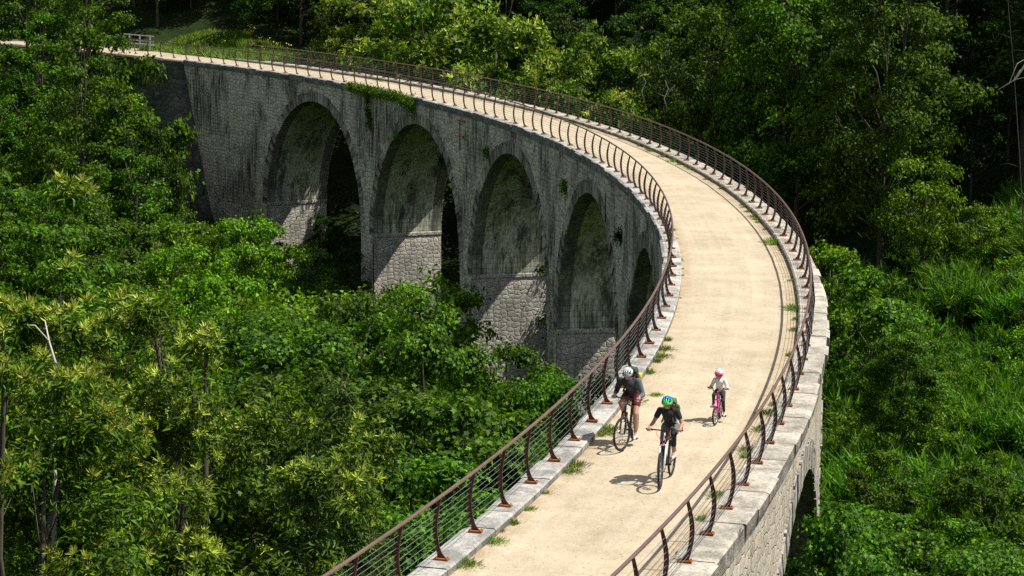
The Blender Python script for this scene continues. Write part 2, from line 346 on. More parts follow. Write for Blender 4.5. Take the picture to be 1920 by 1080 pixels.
_P = np.c_[np.ones(_n), CTRL[:, :2]/50]; _A[:_n, _n:] = _P; _A[_n:, :_n] = _P.T
_W = np.linalg.solve(_A, np.r_[CTRL[:, 2], 0, 0, 0])
def ground(x, y):
    x = np.atleast_1d(np.asarray(x, float)); y = np.atleast_1d(np.asarray(y, float))
    D = np.hypot(x[:, None]-CTRL[:, 0], y[:, None]-CTRL[:, 1])/50
    z = _tps(D) @ _W[:_n] + _W[_n] + _W[_n+1]*x/50 + _W[_n+2]*y/50
    z = z + .5*np.sin(x*.31+y*.17)*np.sin(y*.23-x*.11) + .25*np.sin(x*.9)*np.cos(y*.8)
    R = np.hypot(x-CX, y-CY); th = np.degrees(np.arctan2(y-CY, x-CX))
    near = np.clip(1-np.maximum(np.abs(R-146.6)-2.6, 0)/4.5, 0, 1)      # keep the ground off the deck, bring it to the path at the far end
    cap_ = np.where(th < 36.5, -3.2, -.24)
    k = near*np.clip((th-37)/2.5, 0, 1); z = z*(1-k) + np.minimum(-.24 + 0*z, .0)*k
    return np.where((near > .55) & (z > cap_), cap_, z)
def gz(x, y): return float(ground(x, y)[0])
xs = np.r_[np.linspace(-420, -90, 12)[:-1], np.linspace(-90, 90, 121), np.linspace(90, 420, 12)[1:]]
ys = np.r_[np.linspace(-60, 20, 9)[:-1], np.linspace(20, 215, 131), np.linspace(215, 520, 14)[1:]]
X, Y = np.meshgrid(xs, ys); Z = ground(X.ravel(), Y.ravel())
V = np.c_[X.ravel(), Y.ravel(), Z]; nx = len(xs)
F = [(j*nx+i, j*nx+i+1, (j+1)*nx+i+1, (j+1)*nx+i) for j in range(len(ys)-1) for i in range(nx-1)]
g = link('ground', mesh('ground', V, F), M['soil'], None, True); tag(g, kind='structure')

# ------------------------------------------------------------------ viaduct
VIA = empty('stone_viaduct', arc(146.6, 10, -16), 0, 'long curved grey stone viaduct with tall round arches carrying the sandy path', 'viaduct')
def par(o):                       # keep world coordinates under the viaduct's base
    o.matrix_parent_inverse = Matrix.Translation(-VIA.location); return o
BAY, A0 = 6.70, 28.56
HALF = 2.95                       # half opening in degrees
Z_SPR, Z_CR = -8.85, -1.5
bays = [A0 - BAY*k for k in range(-0, 9)]
def arch_z(dth):                  # dth in degrees from arch centre
    t = min(1, abs(dth)/HALF); return Z_SPR + (Z_CR-Z_SPR)*sqrt(max(0, 1-t*t))
TH0, TH1 = -30.0, 36.35
def facade(R, name, mat, sgn):
    ths = set(np.round(np.arange(TH0, TH1+.01, .35), 4).tolist()) | {TH1}
    for c in bays:
        for q in np.linspace(-pi/2, pi/2, 41): ths.add(round(c + HALF*sin(q), 5))
    ths = sorted(ths); mb = MB(); ztop, zbot = -.34, -26.
    for a, b in zip(ths[:-1], ths[1:]):
        if b-a < 1e-4: continue
        mid = (a+b)/2; inb = [c for c in bays if abs(mid-c) < HALF]
        za, zb = (arch_z(a-inb[0]), arch_z(b-inb[0])) if inb else (zbot, zbot)
        P = [arc(R, a, ztop), arc(R, b, ztop), arc(R, b, zb), arc(R, a, za)]
        U = [(radians(a)*R, ztop), (radians(b)*R, ztop), (radians(b)*R, zb), (radians(a)*R, za)]
        mb.add(P, [(0, 1, 2, 3) if sgn > 0 else (3, 2, 1, 0)], U)
    return par(mb.build(name, mat, VIA))
facade(R_FACE_IN, 'spandrel_wall', M['wall_in'], 1)
facade(R_FACE_OUT, 'spandrel_wall', M['wall_out'], -1)
for c in bays:
    mb = MB(); N = 40; L = 0; prev = None; nv = 9
    prof = [(c + HALF*sin(q), arch_z(HALF*sin(q))) for q in np.linspace(-pi/2, pi/2, N+1)]
    for i, (t, z) in enumerate(prof):
        if prev: L += sqrt((radians(t-prev[0])*146)**2 + (z-prev[1])**2)
        prev = (t, z)
        for k in range(nv):
            R = R_FACE_IN + .02 + (R_FACE_OUT-R_FACE_IN-.04)*k/(nv-1); mb.V.append(arc(R, t, z)); mb.U.append((R-R_FACE_IN, L))
    mb.F += [(i*nv+k, (i+1)*nv+k, (i+1)*nv+k+1, i*nv+k+1) for i in range(N) for k in range(nv-1)]
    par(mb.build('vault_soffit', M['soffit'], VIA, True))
    for R, sg, mt in ((R_FACE_IN, -1, M['ring']), (R_FACE_OUT, 1, M['ring_out'])):         # ring of voussoirs, a few cm proud
        mb = MB(); W = .62; NV = 46; rj = random.Random(int(c*100)); Rr = HALF_M = radians(HALF)*R; Hh = Z_CR - Z_SPR
        qs = np.linspace(-pi/2, pi/2, NV+1); L = 0
        for i in range(NV):                                      # wedge stones, each set a little differently
            q0, q1 = qs[i] + .004, qs[i+1] - .004; jo = .035 + rj.uniform(-.02, .025); Wj = W + rj.uniform(-.05, .06); l1 = L + .34
            V = []
            for q in (q0, q1):
                ti, zi = HALF*sin(q), Z_SPR + Hh*cos(q)
                to, zo = ti + degrees(sin(q)*Wj/R), zi + cos(q)*Wj
                V += [arc(R-sg*.02, c+ti, zi-.012*cos(q)), arc(R+sg*jo, c+ti, zi-.012*cos(q)), arc(R+sg*jo, c+to, zo), arc(R-sg*.02, c+to, zo)]
            mb.add(V, [(1, 0, 4, 5), (2, 1, 5, 6), (3, 2, 6, 7), (0, 1, 2, 3), (7, 6, 5, 4)], [(L, -.1), (L, 0), (L, W), (L, W+.05), (l1, -.1), (l1, 0), (l1, W), (l1, W+.05)]); L = l1
        par(mb.build('arch_ring', mt, VIA))
# piers: the jambs seen through the arches, string course at the springing, rough stone below it
for k in range(len(bays)+1):
    tc = A0 + BAY/2 - BAY*k; mb = MB(); bl = MB()
    lo, hi = tc - (BAY/2-HALF), tc + (BAY/2-HALF)
    if k == 0: hi = lo + 2.0
    for (t, o) in ((lo, -1), (hi, 1)):
        n = 14; m_ = 26; V, U, F = [], [], []
        for i in range(n):
            R = R_FACE_IN + .01 + (R_FACE_OUT-R_FACE_IN-.02)*i/(n-1)
            for j in range(m_):
                z = Z_SPR + .02 - j*.62; zz = 0
                d = .05*(j > 0) + .016*max(0, -z-9) ; V.append(arc(R, t + o*degrees(d/146), z)); U.append((R, z))
        for i in range(n-1):
            for j in range(m_-1): F.append((i*m_+j, i*m_+j+1, (i+1)*m_+j+1, (i+1)*m_+j))
        bl.add(V, F, U)
        # string course
        V, U = [], []
        for i in range(n):
            R = R_FACE_IN - .02 + (R_FACE_OUT-R_FACE_IN+.04)*i/(n-1)
            for (dd, z) in ((0, Z_SPR+.06), (.07, Z_SPR+.04), (.075, Z_SPR-.13), (0, Z_SPR-.16)): V.append(arc(R, t + o*degrees(dd/146), z)); U.append((R*2, z+dd))
        mb.add(V, [(i*4+q, i*4+q+1, (i+1)*4+q+1, (i+1)*4+q) for i in range(n-1) for q in range(3)], U)
    pier = par(bl.build('pier', M['pier'], VIA)); mb.build('string_course', M['pier'], pier)
# deck slab between the copings (under the sand)
mb = MB(); n = 80
for i in range(n+1):
    t = TH0 + (TH1-TH0)*i/n
    for (R, z) in ((R_FACE_IN+.02, -.36), (R_FACE_IN+.02, -.2), (R_FACE_OUT-.02, -.2), (R_FACE_OUT-.02, -.36)): mb.V.append(arc(R, t, z)); mb.U.append((0, 0))
mb.F = [(i*4+k, (i+1)*4+k, (i+1)*4+(k+1) % 4, i*4+(k+1) % 4) for i in range(n) for k in range(4)]
par(mb.build('deck', M['ring'], VIA))
# coping stones
def coping(Rin, Rout, sgn, mat, seed):
    rng = random.Random(seed); mb = MB(); t = TH0; out_low = -.36
    while t < TH1 - .1:
        ln = rng.uniform(1.0, 1.5); t2 = min(TH1, t + degrees(ln/146)); gp = degrees(.012/146); j = lambda s=.012: rng.uniform(-s, s)
        o1, o2, zt, zi, bevel = Rout + sgn*j(.045), Rout + sgn*j(.01), j(.009), j(.008), rng.uniform(.03, .07)
        V, U = [], []; n = 3
        for i in range(n+1):
            tt = t + gp + (t2-t-2*gp)*i/n; ch = .012 if i in (0, n) else 0; jj = j(.012) if 0 < i < n else 0
            prof = [(Rin, -.30), (Rin, -.035+zi), (Rin + sgn*.03, zt-ch), (Rout - sgn*bevel, zt-ch-.004), (o1 + sgn*jj*.5, zt-bevel*.9), (o1+sgn*jj, -.2), (o2 - sgn*.02, out_low)]
            V += [arc(r, tt, z) for r, z in prof]
        m_ = 7; F = [(i*m_+k, i*m_+(k+1) % m_, (i+1)*m_+(k+1) % m_, (i+1)*m_+k) for i in range(n) for k in range(m_)]
        F += [tuple(range(m_))[::-1], tuple(n*m_+k for k in range(m_))]
        if sgn > 0: F = [f[::-1] for f in F]
        mb.add(V, F); t = t2
    return par(mb.build('coping', mat, VIA))
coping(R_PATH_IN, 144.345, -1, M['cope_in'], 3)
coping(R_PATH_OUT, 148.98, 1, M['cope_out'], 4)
# battered retaining wall closing the far end on the inner side
def quadbox(P, name, mat, parent, us=1):
    mb = MB(); fs = [(0,1,2,3),(4,7,6,5),(0,4,5,1),(1,5,6,2),(2,6,7,3),(3,7,4,0)]
    for f in fs:
        p = [Vector(P[i]) for i in f]; u = (p[1]-p[0]); L = u.length; u.normalize(); nrm = u.cross(p[2]-p[1]).normalized(); v = nrm.cross(u)
        # subdivide for an uneven surface
        N = 10; base = len(mb.V)
        for i in range(N+1):
            for j in range(N+1):
                a, b = i/N, j/N; q = p[0]*(1-a)*(1-b) + p[1]*a*(1-b) + p[2]*a*b + p[3]*(1-a)*b
                h = (q.x+q.y); mb.V.append(q + nrm*(.07*noise.noise(q*1.3) if 0 < i < N and 0 < j < N else 0)); mb.U.append((q.y*1.1 + q.x*.6, q.z))
        mb.F += [(base+i*(N+1)+j, base+(i+1)*(N+1)+j, base+(i+1)*(N+1)+j+1, base+i*(N+1)+j+1) for i in range(N) for j in range(N)]
    return mb.build(name, mat, parent)
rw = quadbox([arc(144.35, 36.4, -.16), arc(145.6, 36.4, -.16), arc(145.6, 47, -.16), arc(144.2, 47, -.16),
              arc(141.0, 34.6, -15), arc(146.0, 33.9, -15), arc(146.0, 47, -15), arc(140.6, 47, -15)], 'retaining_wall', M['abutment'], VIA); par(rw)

# iron brackets bolted to the inner face
def on_face(px, py):
    best = min((abs(polar(*at(px, py, Yv).xy)[0]-R_FACE_IN), Yv) for Yv in np.arange(85, 160, .05) if polar(*at(px, py, Yv).xy)[1] > -3)[1]
    q = at(px, py, best); return polar(q.x, q.y)[1], q.z
for (pxp, py0, py1, bars, bm) in ((864, 224, 282, ((872, 228, .95), (870, 257, .95)), 'plate'), (1138, 362, 418, ((1163, 366, 1.1), (1158, 404, 1.0)), 'cope_out')):
    mb = MB(); th, z0 = on_face(pxp, py0); z1 = on_face(pxp, py1)[1]
    mb.tube([arc(R_FACE_IN-.05, th, z0), arc(R_FACE_IN-.05, th, z1)], .022, 6); pipe = par(mb.build('iron_pipe', M['post'], VIA))
    for (bx, by, ln) in bars:
        t2, zb = on_face(bx, by); mb = MB(); mb.tube([arc(R_FACE_IN-.06, t2, zb), arc(R_FACE_IN-.20, t2+degrees(ln/144), zb)], .028, 6); mb.box(arc(R_FACE_IN-.03, t2, zb), (.1, .12, .12))
        par(mb.build('iron_bracket', M[bm] if bm == 'plate' else M['bar_pale'], VIA))

# ------------------------------------------------------------------ path
mb = MB(); n = 260; m_ = 15; rng = random.Random(5)
for i in range(n+1):
    t = TH0 + (54-TH0)*i/n
    for k in range(m_):
        wd = 0 if t < 37 else min(1.4, (t-37)*.35)
        R = R_PATH_IN - .04 + (R_PATH_OUT+.08+wd-R_PATH_IN)*k/(m_-1); p = arc(R, t)
        z = Z_SAND + .018*noise.noise(Vector((p.x*.6, p.y*.6, 0))) + .03*(1-abs(k/(m_-1)*2-1))*.5 - .02
        mb.V.append(Vector((p.x, p.y, z))); mb.U.append((radians(t)*146, 3.3*k/(m_-1)))
mb.F = [(i*m_+k, i*m_+k+1, (i+1)*m_+k+1, (i+1)*m_+k) for i in range(n) for k in range(m_-1)]
tag(mb.build('gravel_path', M['sand'], None, True), kind='structure')

# ------------------------------------------------------------------ railings
H_RAIL = 1.06
def bow(h): return .085*sin(pi*min(1, max(0, h/1.03))**1.05)
def post_mesh():
    V, F = [], []; n = 12; T = .011
    for i in range(n+1):
        h = .03 + (H_RAIL-.05)*i/n; c = bow(h); wi = .026 + .016*sin(pi*i/n) + .085*math.exp(-(h-.03)/.075); wo = .026 + .012*sin(pi*i/n)
        for o, y in ((c-wi, -T), (c+wo, -T), (c+wo, T), (c-wi, T)): V.append((o, y, h))
    F = [(i*4+k, i*4+(k+1) % 4, (i+1)*4+(k+1) % 4, (i+1)*4+k) for i in range(n) for k in range(4)] + [(3,2,1,0), tuple(n*4+k for k in range(4))]
    return mesh('post', V, F)
def plate_mesh():
    mb = MB(); mb.box((-.03, 0, .017), (.24, .13, .028))
    for sx in (-1, 1):
        for sy in (-1, 1): mb.tube([(-.03+sx*.09, sy*.045, .03), (-.03+sx*.09, sy*.045, .05)], .012, 6)
    return mb.mesh('base_plate')
rpo = random.Random(8)
PM, BM = post_mesh(), plate_mesh(); PM.materials.append(M['post']); BM.materials.append(M['plate'])
def railing(R, sgn, th_first, step, i0, i1, label):
    root = empty('railing', arc(R, th_first - step*((i0+i1)//2)), 0, label, 'railing', 'railings along both edges of the viaduct')
    inv = Matrix.Translation(-root.location)
    for i in range(i0, i1+1):
        t = th_first - step*i; o = bpy.data.objects.new('post', PM); col.objects.link(o); o.parent = root; o.matrix_parent_inverse = inv
        o.location = arc(R, t, .002); o.rotation_euler = (rpo.gauss(0, .007), rpo.gauss(0, .008), radians(t) + (0 if sgn > 0 else pi) + rpo.gauss(0, .03))
        b = bpy.data.objects.new('base_plate', BM); col.objects.link(b); b.parent = o
    a, b = th_first - step*i0, th_first - step*i1; n = int(abs(a-b)/.35)
    mb = MB(); mb.tube([arc(R, a + .1 + (b-a-.2)*k/n, H_RAIL) for k in range(n+1)], .031, 8); h = mb.build('handrail', M['rail'], root, True); h.matrix_parent_inverse = inv
    for k in range(8):
        z = .13 + .108*k; mb = MB(); mb.tube([arc(R + sgn*(bow(z)+.002), a + (b-a)*q/n, z) for q in range(n+1)], .0052, 4); c = mb.build('cable', M['cable'], root); c.matrix_parent_inverse = inv
railing(R_RAIL_IN, -1, 38.527, .7295, -6, 82, 'rusty steel railing with curved posts on the left, inner edge of the bend')
railing(R_RAIL_OUT, 1, 34.93, .704, -1, 80, 'rusty steel railing with curved posts on the right, outer edge of the bend')

# ------------------------------------------------------------------ foliage
LEAF = {
 'quad': ([(0,0,0),(.45,.30,.1),(1,0,-.12),(.45,-.30,.1)], [(0,2,1),(0,3,2)]),
 'lance': ([(0,0,0),(.3,.13,.05),(.7,.12,.0),(1,0,-.18),(.7,-.12,.0),(.3,-.13,.05)], [(0,3,2,1),(0,5,4,3)]),
 'star': ([(0,0,0),(-.08,.30,-.05),(.22,.22,.02),(.38,.58,-.1),(.56,.24,.02),(1,0,-.14),(.56,-.24,.02),(.38,-.58,-.1),(.22,-.22,.02),(-.08,-.30,-.05)], [(0,5,4,3,2,1),(0,9,8,7,6,5)]),
 'blade': ([(0,-.03,0),(0,.03,0),(.55,.022,.06),(1,0,-.04),(.55,-.022,.06)], [(0,1,2,3,4)]),
 'needle': ([(0,-.022,0),(0,.022,0),(.6,.02,.05),(1,0,-.08),(.6,-.02,.05)], [(0,1,2,3,4)]),
 'tri': ([(0,-.07,0),(0,.07,0),(1,0,.03)], [(0,1,2)]),
 'strip': ([(0,-.10,0),(0,.10,0),(.9,.07,-.08),(.9,-.07,-.08)], [(0,1,2,3)]),
}
def unit(a): return a/np.maximum(np.linalg.norm(a, axis=1, keepdims=True), 1e-9)
def leaves(P, N, size, shape, rng, T=None):
    """arrays of verts / faces for many leaves at P with normals N"""
    tv, tf = LEAF[shape]; tv = np.array(tv, float); n = len(P); k = len(tv)
    if T is None: T = rng.normal(size=(n, 3))
    N = unit(N); T = unit(T - N*(T*N).sum(1, keepdims=True)); B = np.cross(N, T)
    s = (size*rng.uniform(.65, 1.3, n))[:, None, None]
    Vv = P[:, None] + s*(tv[None, :, 0:1]*T[:, None] + tv[None, :, 1:2]*B[:, None] + tv[None, :, 2:3]*N[:, None])
    Fs = []
    for f in tf: Fs.append(np.array(f)[None] + (np.arange(n)*k)[:, None])
    return Vv.reshape(-1, 3), Fs
def np_mesh(name, parts):
    Vs, loops, starts, tot, off, lo = [], [], [], [], 0, 0
    for Vv, Fs in parts:
        Vs.append(Vv)
        for f in Fs:
            loops.append((f+off).ravel()); m_, q = f.shape; starts.append(lo + np.arange(m_)*q); tot.append(np.full(m_, q)); lo += m_*q
        off += len(Vv)
    V_ = np.concatenate(Vs); L = np.concatenate(loops); S = np.concatenate(starts); Tt = np.concatenate(tot)
    me = bpy.data.meshes.new(name); me.vertices.add(len(V_)); me.vertices.foreach_set('co', V_.astype(np.float32).ravel())
    me.loops.add(len(L)); me.loops.foreach_set('vertex_index', L.astype(np.int32)); me.polygons.add(len(S))
    me.polygons.foreach_set('loop_start', S.astype(np.int32)); me.update(calc_edges=True); return me
def crown_clumps(rng, H, r, z0, npuff, ncl, flat=.6, ps=(.17, .31)):
    """many small sprays of foliage on an uneven envelope; returns clump centres, outward normals, spray centres"""
    zc, rz = (H+z0)/2, (H-z0)/2; puffs = []; sd_ = rng.uniform(0, 50)
    for k in range(npuff):
        f = (k+.5)/npuff; cz = 1-2*f*.9; a = k*2.39996 + rng.uniform(-.5, .5); q = sqrt(max(0, 1-cz*cz)); d = Vector((cos(a)*q, sin(a)*q, cz))
        lob = 1 + .55*noise.noise(d*1.7 + Vector((sd_, 0, 0))); rad = rng.uniform(.55, .92)*lob
        c = np.array([d.x*r*rad, d.y*r*rad, zc + cz*rz*.9*lob*rng.uniform(.86, 1.04)]); puffs.append((c, r*rng.uniform(*ps)*(1-.3*max(0, cz)), d))
    w_ = np.array([p[1]**2 for p in puffs]); w_ /= w_.sum()
    idx = rng.choice(len(puffs), ncl, p=w_); d = unit(rng.normal(size=(ncl, 3)) + [0, 0, .3])
    C_ = np.array([p[0] for p in puffs])[idx]; R_ = np.array([p[1] for p in puffs])[idx]; D_ = np.array([tuple(p[2]) for p in puffs])[idx]
    rr = rng.uniform(.3, 1.12, ncl); al = rng.uniform(-.4, 1.2, ncl)*R_*.7             # stretched outwards along the limb, drooping at the tip
    Pp = C_ + d*(R_*rr)[:, None]*[1, 1, flat] + D_*al[:, None]*[1, 1, .3] - np.c_[0*al, 0*al, .18*np.maximum(al, 0)**2/np.maximum(R_, .1)]
    gap = np.array([noise.noise(Vector(p)*(2.6/r)*1.15 + Vector((0, sd_, 0))) for p in Pp]); kp = gap > -.14 + rng.normal(size=len(Pp))*.05; Pp, d = Pp[kp], d[kp]      # gaps in the crown
    out = unit(Pp - [0, 0, zc-rz*.3]); return Pp, unit(d*.7 + out*.5), [(p[0], p[1]) for p in puffs]
def foliage(rng, H, r, z0, npuff, ncl, per, cs, size, shape, flat=.6, upw=.6):
    Pc, Nc, puffs = crown_clumps(rng, H, r, z0, npuff, ncl, flat)
    P = np.repeat(Pc, per, 0) + rng.normal(size=(len(Pc)*per, 3))*cs*[1, 1, .55]
    N = np.repeat(Nc, per, 0)*1.0 + [0, 0, upw*.35] + rng.normal(size=(len(Pc)*per, 3))*.5
    T = np.repeat(Nc, per, 0)*.6 + rng.normal(size=(len(Pc)*per, 3))*.8 + [0, 0, -.35]
    return leaves(P, N, size, shape, rng, T), puffs, Pc, Nc
def trunk_mb(rng, H, r, z0, puffs, tr, nl=9, lean=.03):
    mb = MB(); pts = [Vector((0, 0, -1.5))]; n = 8
    for i in range(1, n+1): f = i/n; pts.append(Vector((rng.normal()*lean*H*.12*f, rng.normal()*lean*H*.12*f, H*.74*f)))
    mb.tube(pts, [tr*(1.35 if i == 0 else 1-.8*i/n) for i in range(n+1)], 8)
    ids = rng.permutation(len(puffs))[:nl]
    for k in ids:
        c, pr = puffs[k]; f = min(.85, max(.18, (c[2]*.62)/(H*.74))); j = f*n; a = pts[int(j)].lerp(pts[min(n, int(j)+1)], j-int(j)); e = Vector(c)
        mid = a.lerp(e, .5) + Vector((0, 0, -.06*(e-a).length)) + Vector(rng.normal(size=3))*.06*(e-a).length
        mb.tube([a, mid, e, e + (e-mid)*.12], [tr*.42*(1-f*.5), tr*.28, tr*.15, tr*.05], 6)
        for q in range(3):
            d = Vector(unit(rng.normal(size=(1, 3)))[0]); mb.tube([mid.lerp(e, .4+.2*q), e + d*pr*.6], [tr*.1, tr*.02], 4)
    return mb
def make_kind(seed, H=8, r=3, z0=2.2, npuff=15, ncl=900, per=14, cs=.26, size=.2, shape='quad', mat='lf_broad', barkm='bark', tr=.14, blossom=0, bl_size=.22, bl_n=9, flat=.6, nl=9, upw=.6, dead=False):
    rng = np.random.default_rng(seed); fol, puffs, Pc, Nc = foliage(rng, H, r, z0, npuff, ncl, per, cs, size, shape, flat, upw)
    d = {'H': H, 'r': r, 'parts': []}
    me = np_mesh('crown', [fol]); me.materials.append(M[mat]); d['parts'].append(('crown', me))
    if blossom:
        zc = (H+z0)/2; sel = [i for i in range(len(Pc)) if Nc[i][2] > -.1]; pick = rng.choice(sel, min(len(sel), blossom), replace=False)
        # keep to groups: only where a slow noise is high
        pick = [i for i in pick if noise.noise(Vector(Pc[i]*.5 + seed)) > -.05]
        n = len(pick); PP = np.repeat(Pc[pick] + Nc[pick]*.12, bl_n, 0); D = np.repeat(unit(Nc[pick]*.5+[0, 0, .35]), bl_n, 0) + rng.normal(size=(n*bl_n, 3))*.55
        fl = leaves(PP, rng.normal(size=(n*bl_n, 3)), bl_size, 'needle' if bl_n > 12 else 'strip', rng, D)
        mb_ = np_mesh('blossom', [fl]); mb_.materials.append(M['lf_blossom']); d['parts'].append(('blossom', mb_))
    tm = trunk_mb(rng, H, r, z0, puffs, tr, nl).mesh('trunk'); tm.materials.append(M[barkm]); tm.shade_smooth(); d['parts'].append(('trunk', tm))
    return d
def spruce_kind(seed, H=10, r=2.3, mat='lf_needle', size=.16):
    rng = np.random.default_rng(seed); d = {'H': H, 'r': r, 'parts': []}; mb = MB(); P, N, T = [], [], []
    mb.tube([(0, 0, -1.5), (0, 0, H*.5), (0, 0, H)], [.16, .1, .015], 7)
    z = 1.2
    while z < H-.15:
        L = r*(1-z/H)**.8*1.05 + .1; nb = 7
        for k in range(nb):
            a = rng.uniform(0, 2*pi); l = L*rng.uniform(.75, 1.1); dr = np.array([cos(a), sin(a), 0]); m_ = max(3, int(l/.13)); pts = []
            for i in range(m_+1): f = i/m_; pts.append(np.array([0, 0, z]) + dr*l*f + np.array([0, 0, .12*l*f - .42*l*f*f + .10*l*f**4]))
            mb.tube([Vector(pts[0]), Vector(pts[m_//2]), Vector(pts[-1])], [.025, .015, .004], 4)
            sd_ = np.array([-sin(a), cos(a), 0])
            for i in range(1, m_+1):
                for sgn_ in (-1, 1):
                    tl = .42*l*(1-(i/m_))**.6 + .12; q = max(2, int(tl/.1))
                    for j in range(q):
                        u = (j+.5)/q; p = pts[i] + sd_*sgn_*tl*u + dr*tl*u*.5 + np.array([0, 0, -.35*tl*u*u])
                        for _ in range(3): P.append(p + rng.normal(size=3)*.025); T.append(sd_*sgn_*.7 + dr*.5 + np.array([0, 0, -.6]) + rng.normal(size=3)*.5); N.append(np.array([0, 0, 1]) + rng.normal(size=3)*.5)
        z += .34*rng.uniform(.8, 1.2)*(1 if z < H*.7 else .7)
    me = np_mesh('crown', [leaves(np.array(P), np.array(N), size, 'strip', rng, np.array(T))]); me.materials.append(M[mat]); d['parts'].append(('crown', me))
    tm = mb.mesh('trunk'); tm.materials.append(M['bark']); d['parts'].append(('trunk', tm)); return d

KIND = {
 # near trees, individual leaves readable
 'maple_a': make_kind(11, 13, 3.4, 4.5, 55, 4300, 15, .17, .12, 'star', 'lf_maple', nl=16, tr=.17),
 'maple_b': make_kind(12, 12, 2.9, 3.5, 52, 3700, 15, .17, .12, 'star', 'lf_maple', nl=16, tr=.15),
 'chest_a': make_kind(13, 20, 4.3, 7, 68, 3300, 24, .16, .165, 'lance', 'lf_chest', blossom=2000, bl_size=.16, bl_n=34, nl=26, tr=.24),
 'chest_b': make_kind(14, 20, 2.3, 6, 84, 2000, 22, .15, .16, 'lance', 'lf_chest', blossom=1500, bl_size=.19, bl_n=34, nl=20, tr=.11),
 # middle distance
 'broad_a': make_kind(21, 8, 3.0, 1.0, 28, 1250, 13, .19, .24, 'quad', 'lf_broad'),
 'broad_b': make_kind(22, 8, 2.6, .8, 27, 1250, 13, .19, .23, 'quad', 'lf_broad'),
 'broad_c': make_kind(23, 10, 3.7, 1.6, 34, 1600, 13, .21, .26, 'quad', 'lf_broad', flat=.5),
 'light_a': make_kind(24, 8, 2.8, .8, 27, 1150, 13, .19, .22, 'quad', 'lf_light'),
 'airy_a': make_kind(25, 10, 2.7, .8, 37, 1200, 12, .22, .2, 'quad', 'lf_broad', flat=.4, upw=.9),
 'dark_a': make_kind(26, 10, 3.4, 1.0, 31, 1300, 13, .22, .26, 'quad', 'lf_dark'),
 'dark_b': make_kind(27, 12, 3.2, 2.0, 31, 1250, 13, .22, .26, 'quad', 'lf_dark', flat=.5),
 'chest_far': make_kind(28, 10, 3.8, 1.0, 37, 1900, 11, .24, .24, 'quad', 'lf_chest', blossom=1000, bl_size=.24, bl_n=10),
 'shrub_a': make_kind(31, 3, 2.0, -.5, 21, 800, 13, .18, .16, 'quad', 'lf_broad', tr=.05),
 'shrub_b': make_kind(32, 3, 1.9, -.5, 21, 800, 13, .18, .15, 'quad', 'lf_light', tr=.05),
 'shrub_c': make_kind(33, 3, 2.0, -.5, 21, 800, 12, .18, .15, 'star', 'lf_maple', tr=.05),
 'shrub_r': make_kind(34, 3, 1.9, -.5, 16, 450, 12, .2, .13, 'quad', 'lf_rust', tr=.05),
 'spruce': spruce_kind(41, 14, 2.8),
 'big_a': make_kind(51, 17, 5.0, 2.5, 95, 3300, 14, .24, .24, 'quad', 'lf_broad', tr=.22, nl=26),
 'big_b': make_kind(52, 17, 4.6, 1.5, 100, 3300, 14, .24, .23, 'quad', 'lf_broad', tr=.22, nl=26),
 'tall': make_kind(42, 22, 4.6, 11, 27, 2300, 12, .34, .27, 'quad', 'lf_dark', tr=.2, barkm='bark'),
}
rngp = np.random.default_rng(77)
PLACED = []                       # x, y, radius
def plant(kind, x, y, h, label, cat, group, name, rs=1.0, zofs=0, rz=None):
    d = KIND[kind]; s = h/d['H']; root = empty(name, (x, y, gz(x, y)-.15+zofs), rngp.uniform(0, 2*pi) if rz is None else rz, label, cat, group)
    root.scale = (s*rs, s*rs, s)
    for nm, me in d['parts']:
        o = bpy.data.objects.new(nm if not (nm == 'trunk' and cat == 'shrub') else 'stems', me); col.objects.link(o); o.parent = root
    PLACED.append((x, y, d['r']*s*rs)); return root
def pp(kind, px, top, Yd, label, cat, group, name='leafy_tree', rs=1.0, hmin=1.0, rz=None):
    """stand a plant at depth Yd so that it rises to the given height in the view"""
    q = at(px, top, Yd); h = max(hmin, q.z - gz(q.x, q.y) + .15); return plant(kind, q.x, q.y, h, label, cat, group, name, rs, rz=rz)

